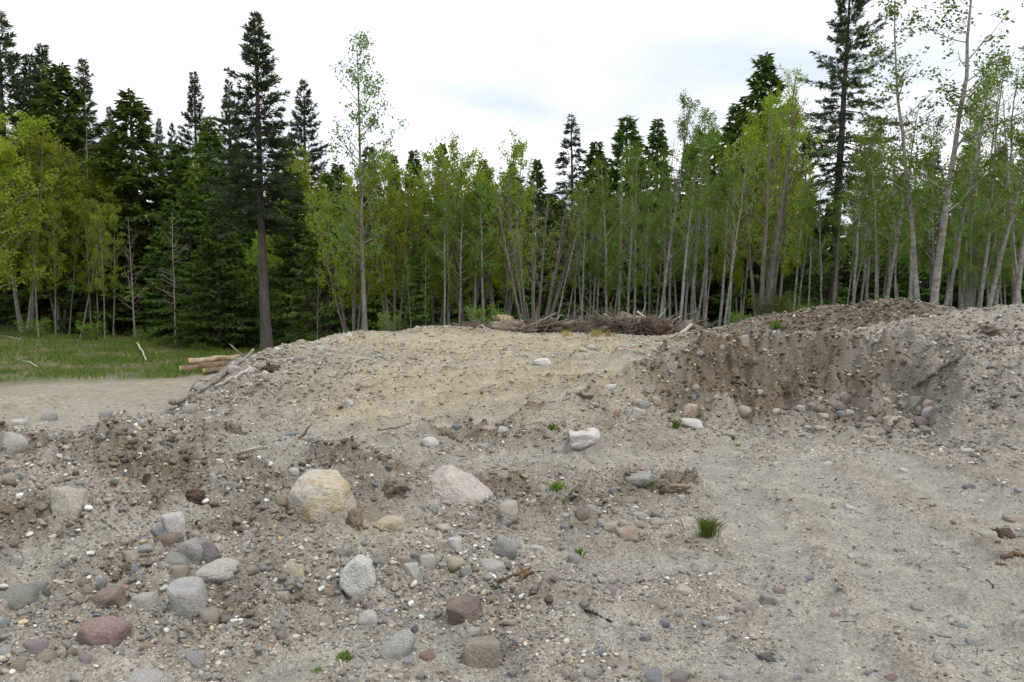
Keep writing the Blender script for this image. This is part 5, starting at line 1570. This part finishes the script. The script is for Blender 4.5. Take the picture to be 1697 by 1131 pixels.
wood('stick', [(405, 751), (424, 746), (444, 744)], 1.7, M_PALEWOOD, 'white root poking out along the back of the berm', group=SG, lift=2)
wood('stick', [(363, 664), (378, 666), (392, 671)], 1.5, M_DEAD, 'small grey stick near the foot of the long broken log', group=SG)
wood('root_stub', [(496, 729), (503, 722), (518, 703)], 3.0, M_TWIG, 'dark root stub standing up at the end of the berm', 'root', air=True, taper=.3, snags=1)
wood('stick', [(843, 710), (866, 707), (898, 701)], 2.0, M_DEAD, 'grey stick laid along the top of the clod ridge', group=SG)
wood('stick', [(1247, 740), (1268, 733), (1285, 722)], 1.0, M_TWIG, 'faint thin twig on the sand before the pit', group=SG)
wood('stick', [(1434, 744), (1455, 739), (1482, 741)], 1.1, M_TWIG, 'curved dark twig on the sand under the pit corner', group=SG)
wood('stick', [(1300, 604), (1306, 592), (1308, 578)], 1.3, M_DEAD, 'thin root hanging down the dark pit face', group=SG, snags=2)
wood('stick', [(1510, 559), (1535, 553), (1560, 546)], 1.4, M_DEAD, 'stick lying along the gray crest of the bank', group=SG, snags=1)
wood('stick', [(1622, 556), (1633, 561), (1645, 553)], 1.5, M_TWIG, 'bent twig on the gray slope by the pink slope stone', group=SG, snags=3)
wood('stick', [(1635, 962), (1644, 970), (1646, 976)], 1.5, M_BLACKWOOD, 'little black forked twig on the smooth sand', group=SG, snags=2)
wood('stick', [(30, 598), (48, 602), (68, 612)], 1.6, M_PALEWOOD, 'pale branch lying in the meadow grass', group=SG)
wood('stick', [(0, 558), (20, 561), (34, 564)], 1.6, M_PALEWOOD, 'pale log end at the dark foot of the flowering maples', group=SG)
wood('stick', [(200, 592), (235, 591), (268, 584)], 1.4, M_DEAD, 'grey dead branch in the grass before the cedars', group=SG, snags=4)
wood('stick', [(228, 578), (236, 592), (242, 606)], 1.4, M_PALEWOOD, 'upright pale branch stuck in the meadow grass', group=SG, lift=6)
# driftwood chunk, bark
wood('driftwood_chunk', [(938, 658), (958, 655), (980, 656), (990, 655)], 5.0, M_DEAD, 'weathered splintered chunk of wood on the pad below the bank', 'wood chunk', snags=0, lumpy=.25, taper=.35)
wood('bark_strip', [(1660, 925), (1680, 922), (1700, 920)], 4.5, M_ROOT, 'rusty curled strip of bark at the photo\'s edge', 'bark', snags=0, lumpy=.3, taper=.4, lift=.3)
wood('bark_strip', [(1652, 936), (1668, 938)], 3, M_ROOT, 'small rusty bark scrap before the curled strip', 'bark', lumpy=.3, taper=.4, lift=.3)
wood('splintered_bark', [(858, 962), (872, 955), (884, 950)], 5, M_ROOT, 'splintered orange-brown bark among the middle rubble', 'bark', snags=3, lumpy=.3, taper=.4, lift=.3)

def clump(name, px, py, w, h, mat, label, cat, seed, twigs=8, tw_mat=None):
    P = hit([(px, py + h * .35)], H)[0]
    mpp = P[1] / F
    root = empty(name, P)
    v, f = stone_shape(4, seed, 'a')
    dirs = unit(v)
    k = 1 + .35 * noise3(dirs, 3.2, seed) + .25 * noise3(dirs, 7.5, seed + 2)
    me = mesh(name + '_body', v * k[:, None] * (w * mpp, w * mpp * .8, h * mpp * 1.1), f, mat)
    link('lump', me, root, (0, 0, h * mpp * .15))
    r = np.random.default_rng(seed)
    for i in range(twigs):
        tb = Tubes(); a = r.uniform(0, 6.28); L_ = w * mpp * r.uniform(.4, .85)
        d = np.array((math.cos(a), math.sin(a) * .6, r.uniform(-.1, .8)))
        p0 = r.normal(0, .15 * w * mpp, 3) * (1, 1, .4) + (0, 0, .1 * h * mpp)
        tb.add([p0, p0 + d * L_ * .5 + r.normal(0, .1 * L_, 3), p0 + d * L_ + r.normal(0, .15 * L_, 3)], np.array([.045, .03, .01]) * w * mpp, 5, cap=True)
        link('root', tb.mesh(name + '_root', tw_mat or mat), root)
    return tag(root, label, cat)
clump('bark_clump', 1664, 884, 34, 16, M_BARKBIT, 'dark brown lump of rotten bark beside the flat cream stone', 'bark', 41, 4)
clump('bark_clump', 323, 819, 30, 22, M_BARKBIT, 'rusty dark rag of bark sticking out of the berm', 'bark', 42, 4, M_ROOT)
clump('root_clump', 448, 610, 34, 14, M_BARKBIT, 'rust-coloured root clump on the shoulder of the pad', 'roots', 43, 10, M_ROOT)
clump('earth_clod', 387, 709, 26, 20, M_SOIL, 'dark matted clod of earth behind the berm', 'clod', 44, 3, M_TWIG)
clump('earth_clod', 586, 858, 26, 36, M_SOIL, 'brown upright clod of earth against the ochre-stained boulder', 'clod', 45, 0)
clump('earth_clod', 655, 800, 40, 24, M_SOIL, 'broad crumbling clod between the two huge boulders', 'clod', 46, 2, M_TWIG)
clump('earth_clod', 245, 792, 16, 22, M_BARKBIT, 'reddish brown clod in the hollow of the berm', 'clod', 47, 0)
clump('earth_clod', 745, 719, 26, 18, M_SOIL, 'crumbly clod at the near end of the clod ridge', 'clod', 48, 2, M_TWIG)
clump('earth_clod', 1118, 806, 46, 16, M_SOIL, 'dark rooty clod beyond the grassy grey rock', 'clod', 49, 8, M_TWIG)
clump('earth_clod', 1642, 545, 30, 14, M_SOIL, 'rooty clod on the gray slope above the pit corner', 'clod', 50, 8, M_TWIG)

# brush pile behind the pad: every larger limb a part, the tangle one mass
bp = at(1000, 545, 22)
bp[2] = zb(bp[0], bp[1])
brush = empty('brush_pile', bp)
tag(brush, 'long tangled brush pile of roots and branches along the back of the gravel pad', 'brush pile')
r = np.random.default_rng(808)
def brush_pt(px, d): 
    a, _ = ray(px, 540); return np.array((a * d, d, zb(a * d, d)))
limbs = []
for i in range(58):
    px = r.choice([r.uniform(795, 1175), r.uniform(960, 1140)])
    d = r.uniform(20.6, 22.6)
    p = brush_pt(px, d) - bp
    a = r.uniform(0, 6.28); L_ = r.uniform(.5, 1.9); el = r.normal(.12, .25)
    dr = np.array((math.cos(a) * math.cos(el), math.sin(a) * math.cos(el) * .6, math.sin(el)))
    p0 = p + (0, 0, r.uniform(.03, .42)) - dr * L_ * .5
    q = np.stack([p0 + dr * L_ * t_ + r.normal(0, .03, 3) for t_ in np.linspace(0, 1, 6)])
    rad = r.uniform(.015, .05)
    tb = Tubes(); tb.add(q, rad * np.linspace(1, .45, 6), 6, cap=True, lumpy=.12, seed=i)
    for _ in range(3):
        k = r.integers(1, 5); dd = unit(dr + r.normal(0, .8, 3)); tb.add([q[k], q[k] + dd * L_ * .25, q[k] + dd * L_ * .45 + (0, 0, .05)], [rad * .5, rad * .35, rad * .12], 4)
    link('branch', tb.mesh('brush_branch', [M_DEAD, M_TWIG, M_DEAD, M_ROOT, M_TWIG, M_DEAD, M_PALEWOOD][i % 7]), brush)
for i, (px, w, h) in enumerate(((790, .9, .25), (850, 1.1, .3), (905, 1.3, .3), (960, 1.2, .28), (1010, 1.2, .42), (1055, 1.0, .5), (1090, .9, .45), (1125, .9, .3))):
    p = brush_pt(px, 21.7 - (px > 1080) * .8) - bp
    v, f = stone_shape(4, 900 + i, 'a'); dd = unit(v)
    v = v * (1 + .4 * noise3(dd, 3.5, 60 + i) + .3 * noise3(dd, 9, 70 + i))[:, None]
    link('root_mass', mesh('root_mass', v * (w * 1.2, .8, h * 1.6), f, [M_BARKBIT, M_SOIL][i % 2]), brush, p + (0, 0, .12))
tb = Tubes()
for i in range(900):
    px = r.uniform(770, 1180) if i % 2 else r.uniform(950, 1140); d = r.uniform(20.3, 22.8)
    p = brush_pt(px, d) - bp + (0, 0, r.uniform(0, .48) * (1 if px > 930 else .6))
    dr = unit(r.normal(0, 1, 3) * (1, .7, .5)); L_ = r.uniform(.15, .6)
    tb.add([p, p + dr * L_ * .5 + r.normal(0, .03, 3), p + dr * L_], [.009, .007, .003], 3)
tag(link('twigs', tb.mesh('brush_twigs', M_TWIG), brush), kind='stuff')
def air_pole(name, a, b, d, r_, mat, label, cat, d2=None):
    p, q = at(*a, d), at(*b, d2 or d + .15)
    t = np.linspace(0, 1, 7)[:, None]
    Q = (q - p) * t + np.random.default_rng(int(a[0])).normal(0, .012, (7, 3))
    tb = Tubes(); tb.add(Q, r_ * np.linspace(1, .75, 7), 8, cap=True, lumpy=.07, seed=1)
    return tag(link(name, tb.mesh(name, mat), loc=p), label, cat, 'poles sticking out of the brush pile')
air_pole('pole', (1114, 566), (1146, 537), 19.6, .055, M_PALEWOOD, 'pale slanted pole stuck in the ground at the end of the brush pile', 'pole', 20.0)
air_pole('pole', (1028, 540), (1000, 522), 21.3, .055, M_DEAD, 'short grey pole end jutting up from the brush pile', 'pole')
air_pole('pole', (1088, 540), (1055, 517), 21.6, .045, M_PALEWOOD, 'raised reddish tipped pole highest on the brush pile', 'pole')
air_pole('pole', (1035, 535), (1064, 525), 21.7, .045, M_DEAD, 'grey pole crossing behind the raised one', 'pole')
air_pole('pole', (798, 542), (830, 537), 22, .03, M_DEAD, 'thin grey pole lying flat by the root stump', 'pole')
def stump(px, py, d, w, h, mat, label, seed):
    p = at(px, py, d); p[2] = max(p[2], zb(p[0], p[1]) + h * .3)
    root = empty('stump', p)
    v, f = stone_shape(4, seed, 'a'); dd = unit(v)
    v = v * (1 + .35 * noise3(dd, 2.8, seed))[:, None]
    link('butt', mesh('stump_butt', v * (w, w * .8, h), f, mat), root)
    rr_ = np.random.default_rng(seed)
    for i in range(7):
        a = rr_.uniform(0, 6.28); dr = np.array((math.cos(a), math.sin(a) * .5, rr_.uniform(-.6, .4))); tb = Tubes()
        tb.add([dr * w * .2, dr * w * .6 + rr_.normal(0, .05, 3), dr * w * .95 + rr_.normal(0, .08, 3)], [w * .09, w * .06, w * .02], 5, cap=True)
        link('root', tb.mesh('stump_root', mat), root)
    tag(root, label, 'stump', 'torn stumps by the brush pile')
stump(837, 532, 22, .42, .30, M_PEEL, 'pale torn root stump at the start of the brush pile', 61)
stump(1066, 545, 21.2, .30, .42, M_CUT, 'orange splintered stump in the thick of the brush pile', 62)
stump(772, 546, 22.2, .45, .2, M_ROOT, 'rusty torn root lying apart before the brush pile', 63)
stump(1147, 557, 19.8, .28, .2, M_ROOT, 'small orange torn root behind the slanted pole', 64)

# grass and weeds
def tuft(px, py, w, h, n, mat, label, cat='grass tuft', name='grass_tuft', broad=.07, seed=0, group='weeds growing out of the gravel'):
    P = hit([(px, py + h * .4)], H)[0]
    mpp = P[1] / F
    rr_ = np.random.default_rng(seed + int(px))
    W, Hh = w * mpp, h * mpp
    pos = np.c_[rr_.normal(0, W * .16, n), rr_.normal(0, W * .14, n), np.zeros(n) - .004]
    a = rr_.uniform(0, 6.283, n); ln = rr_.uniform(.4, 1.1, n) * Hh * .95
    sp = rr_.uniform(.1, .9, n) * min(1.0, W / Hh * .6)
    d = unit(np.c_[np.cos(a) * sp, np.sin(a) * sp, np.ones(n)])
    nr_ = unit(np.c_[np.cos(a + 1.2), np.sin(a + 1.2), np.full(n, .2)])
    wd = ln * broad * .8 * rr_.uniform(.6, 1.2, n)
    v, f, tt = leaves(pos, d, nr_, ln * .6, wd, rr_.uniform(0, 1, n), 0)
    v = v.reshape(-1, 4, 3)
    d2 = unit(d + np.c_[np.cos(a), np.sin(a), np.full(n, -.5)] * .5)        # the tips bend outward
    side = unit(np.cross(d, nr_))
    m1 = pos + d * (ln * .55)[:, None]; tip = m1 + d2 * (ln * .5)[:, None]
    hw = side * (wd * .5)[:, None]
    verts = np.stack((pos - hw * .5, pos + hw * .5, m1 + hw, m1 - hw, tip), 1).reshape(-1, 3)
    b = np.arange(n)[:, None] * 5
    me = mesh(name, verts, [b + [[0, 1, 2, 3]], b + [[3, 2, 4]]], mat, {'tint': np.repeat(rr_.uniform(0, 1, n), 5)}, smooth=False)
    return tag(link(name, me, loc=P), label, cat, group)
tuft(1172, 872, 40, 40, 320, M_GRASSF, 'largest green grass tuft, alone on the sand beside the cobble groups', broad=.055)
tuft(571, 1084, 34, 22, 60, M_GRASSF, 'small bright green sprig at the sandy track', 'weed', 'weed', broad=.28)
tuft(526, 1107, 26, 14, 40, M_GRASSB, 'tiny grass sprig just before the bright green one', broad=.2)
tuft(922, 804, 40, 16, 120, M_GRASSB, 'low mat of green weeds among the middle clods', 'weed', 'weed', broad=.3)
tuft(958, 914, 20, 18, 50, M_GRASSB, 'small green weed in the middle rubble', 'weed', 'weed', broad=.3)
tuft(1076, 800, 28, 14, 70, M_GRASSF, 'grass creeping along the side of the grassy grey rock', broad=.15)
tuft(912, 707, 36, 15, 44, M_GRASSF, 'broad-leaved weed on top of the clod ridge', 'weed', 'weed', broad=.3)
tuft(1120, 702, 18, 18, 40, M_GRASSB, 'yellowish weed beside the low white rock', 'weed', 'weed', broad=.25)
tuft(1156, 688, 10, 12, 25, M_GRASSF, 'tiny grass blade at the foot of the wedge boulder', broad=.2)
tuft(1215, 725, 12, 9, 25, M_GRASSF, 'small weed on the sand before the tan pit boulder', 'weed', 'weed', broad=.35)
tuft(1222, 737, 14, 9, 25, M_GRASSB, 'second small weed before the tan pit boulder', 'weed', 'weed', broad=.35)
tuft(1383, 722, 10, 8, 22, M_GRASSF, 'tiny bright weed on the pit floor', 'weed', 'weed', broad=.25)
tuft(1381, 841, 12, 9, 22, M_GRASSF, 'tiny bright weed on the smooth sand', 'weed', 'weed', broad=.25)
tuft(1310, 827, 10, 8, 20, M_GRASSB, 'faint weed on the smooth sand before the pit', 'weed', 'weed', broad=.3)
tuft(1303, 873, 10, 12, 18, M_GRASSB, 'thin grass sprig past the largest tuft', broad=.12)
tuft(936, 831, 14, 10, 26, M_GRASSF, 'small leafy weed behind the chestnut cobble', 'weed', 'weed', broad=.3)
tuft(823, 971, 12, 12, 22, M_GRASSF, 'small leafy weed at the end of the stout reddish stick', 'weed', 'weed', broad=.3)
tuft(748, 945, 26, 16, 40, M_GRASSB, 'grass blades round the yellow-cream cobble', broad=.1)
tuft(320, 724, 12, 10, 20, M_GRASSB, 'little weed on the back of the berm', 'weed', 'weed', broad=.25)
tuft(405, 717, 10, 8, 18, M_GRASSF, 'tiny yellow-green weed behind the berm', 'weed', 'weed', broad=.25)
tuft(590, 736, 14, 10, 20, M_GRASSB, 'tiny weed at the end of the berm', 'weed', 'weed', broad=.25)
tuft(993, 852, 10, 9, 18, M_GRASSB, 'grass wisp among the middle cobbles', broad=.2)
tuft(946, 779, 14, 10, 24, M_GRASSB, 'small weed on the flat before the clod ridge', 'weed', 'weed', broad=.3)
tuft(1148, 1118, 14, 16, 22, M_GRASSB, 'grass wisp at the photo\'s lower edge beside the mauve stone', broad=.1)
tuft(937, 552, 20, 13, 60, M_DRYG, 'dry straw-yellow grass tuft at the foot of the brush pile', broad=.12)
tuft(988, 551, 34, 16, 90, M_DRYG, 'largest dry yellow grass tuft leaning on the brush pile', broad=.12)
tuft(1010, 553, 20, 12, 50, M_DRYG, 'dry yellow grass tuft next to the largest dry one', broad=.12)
tuft(1285, 538, 24, 16, 60, M_GRASSF, 'green weeds on the brown bank below the big maple', 'weed', 'weed', broad=.3)
tuft(1300, 543, 16, 12, 40, M_GRASSF, 'second green weeds on the brown bank below the big maple', 'weed', 'weed', broad=.3)

r = np.random.default_rng(515)
n = 90000
x, y = r.uniform(-34, -2, n), r.uniform(23, 50, n)
z, _, _, _, gg, ff, _ = H(x, y, True)
patch = fbm(x * .45, y * .45, 3, 81)
k = (gg > .35) & (r.uniform(0, 1, n) < np.clip(.5 + .9 * patch, .08, 1)) & (r.uniform(0, 1, n) > .55 * ff) & (np.abs(x / y) < .85)
x, y, z, patch = x[k], y[k], z[k], patch[k]
n = len(x)
a = r.uniform(0, 6.283, n)
v, f, tt = leaves(np.c_[x, y, z - .01], np.c_[np.cos(a) * .5, np.sin(a) * .5, np.full(n, 1.0)], np.c_[np.cos(a + 1.3), np.sin(a + 1.3), np.full(n, .3)], r.uniform(.08, .26, n) * (1 + .5 * patch), r.uniform(.025, .06, n), r.uniform(0, 1, n))
tag(link('meadow_grass', mesh('meadow_grass', v, f, M_GRASSB, {'tint': tt}, smooth=False)), kind='stuff')
n = 26000
x, y = r.uniform(-32, 26, n), r.uniform(20, 47, n)
z, _, _, _, gg, ff, _ = H(x, y, True)
k = (ff > .6) & (fbm(x * .6, y * .6, 2, 83) > -.1) & (np.abs(x / y) < .8)
x, y, z = x[k], y[k], z[k]; n = len(x)
a = r.uniform(0, 6.283, n)
hgt = r.uniform(.1, .75, n) ** 1.5
v, f, tt = leaves(np.c_[x, y, z + hgt * .6], np.c_[np.cos(a), np.sin(a), r.uniform(-.3, .8, n)], unit(np.c_[r.normal(0, .4, n), r.normal(0, .4, n), np.ones(n)]), r.uniform(.1, .3, n), r.uniform(.05, .11, n), r.uniform(0, 1, n))
tag(link('undergrowth', mesh('undergrowth', v, f, M_CEDAR, {'tint': tt}, smooth=False)), kind='stuff')

# chips of wood and bark strewn about
tb = Tubes()
n = 2600
th_ = r.uniform(-.66, .66, n); d = np.exp(r.uniform(math.log(3.2), math.log(20), n))
x, y = d * np.sin(th_), d * np.cos(th_)
z, dk, rf, _, gg, _, _ = H(x, y, True)
keep = (gg < .3) & (r.uniform(0, 1, n) < np.clip(.22 + .5 * dk + .45 * (fbm(x * .9, y * .9, 2, 84) > .15), 0, 1)) & ~((z < -.6) & (y > 9))
for i in np.where(keep)[0]:
    L_ = d[i] * r.uniform(.004, .017); a = r.uniform(0, 6.28); w_ = max(.0014, d[i] * .00042) * r.uniform(.8, 1.6)
    dr = np.array((math.cos(a), math.sin(a), r.normal(.05, .12)))
    p = np.array((x[i], y[i], z[i] + w_))
    tb.add([p - dr * L_ / 2, p + r.normal(0, .08 * L_, 3) * (1, 1, .4), p + dr * L_ / 2], [w_, w_, w_ * .6], 4)
tag(link('wood_litter', tb.mesh('wood_litter', M_TWIG)), kind='stuff')
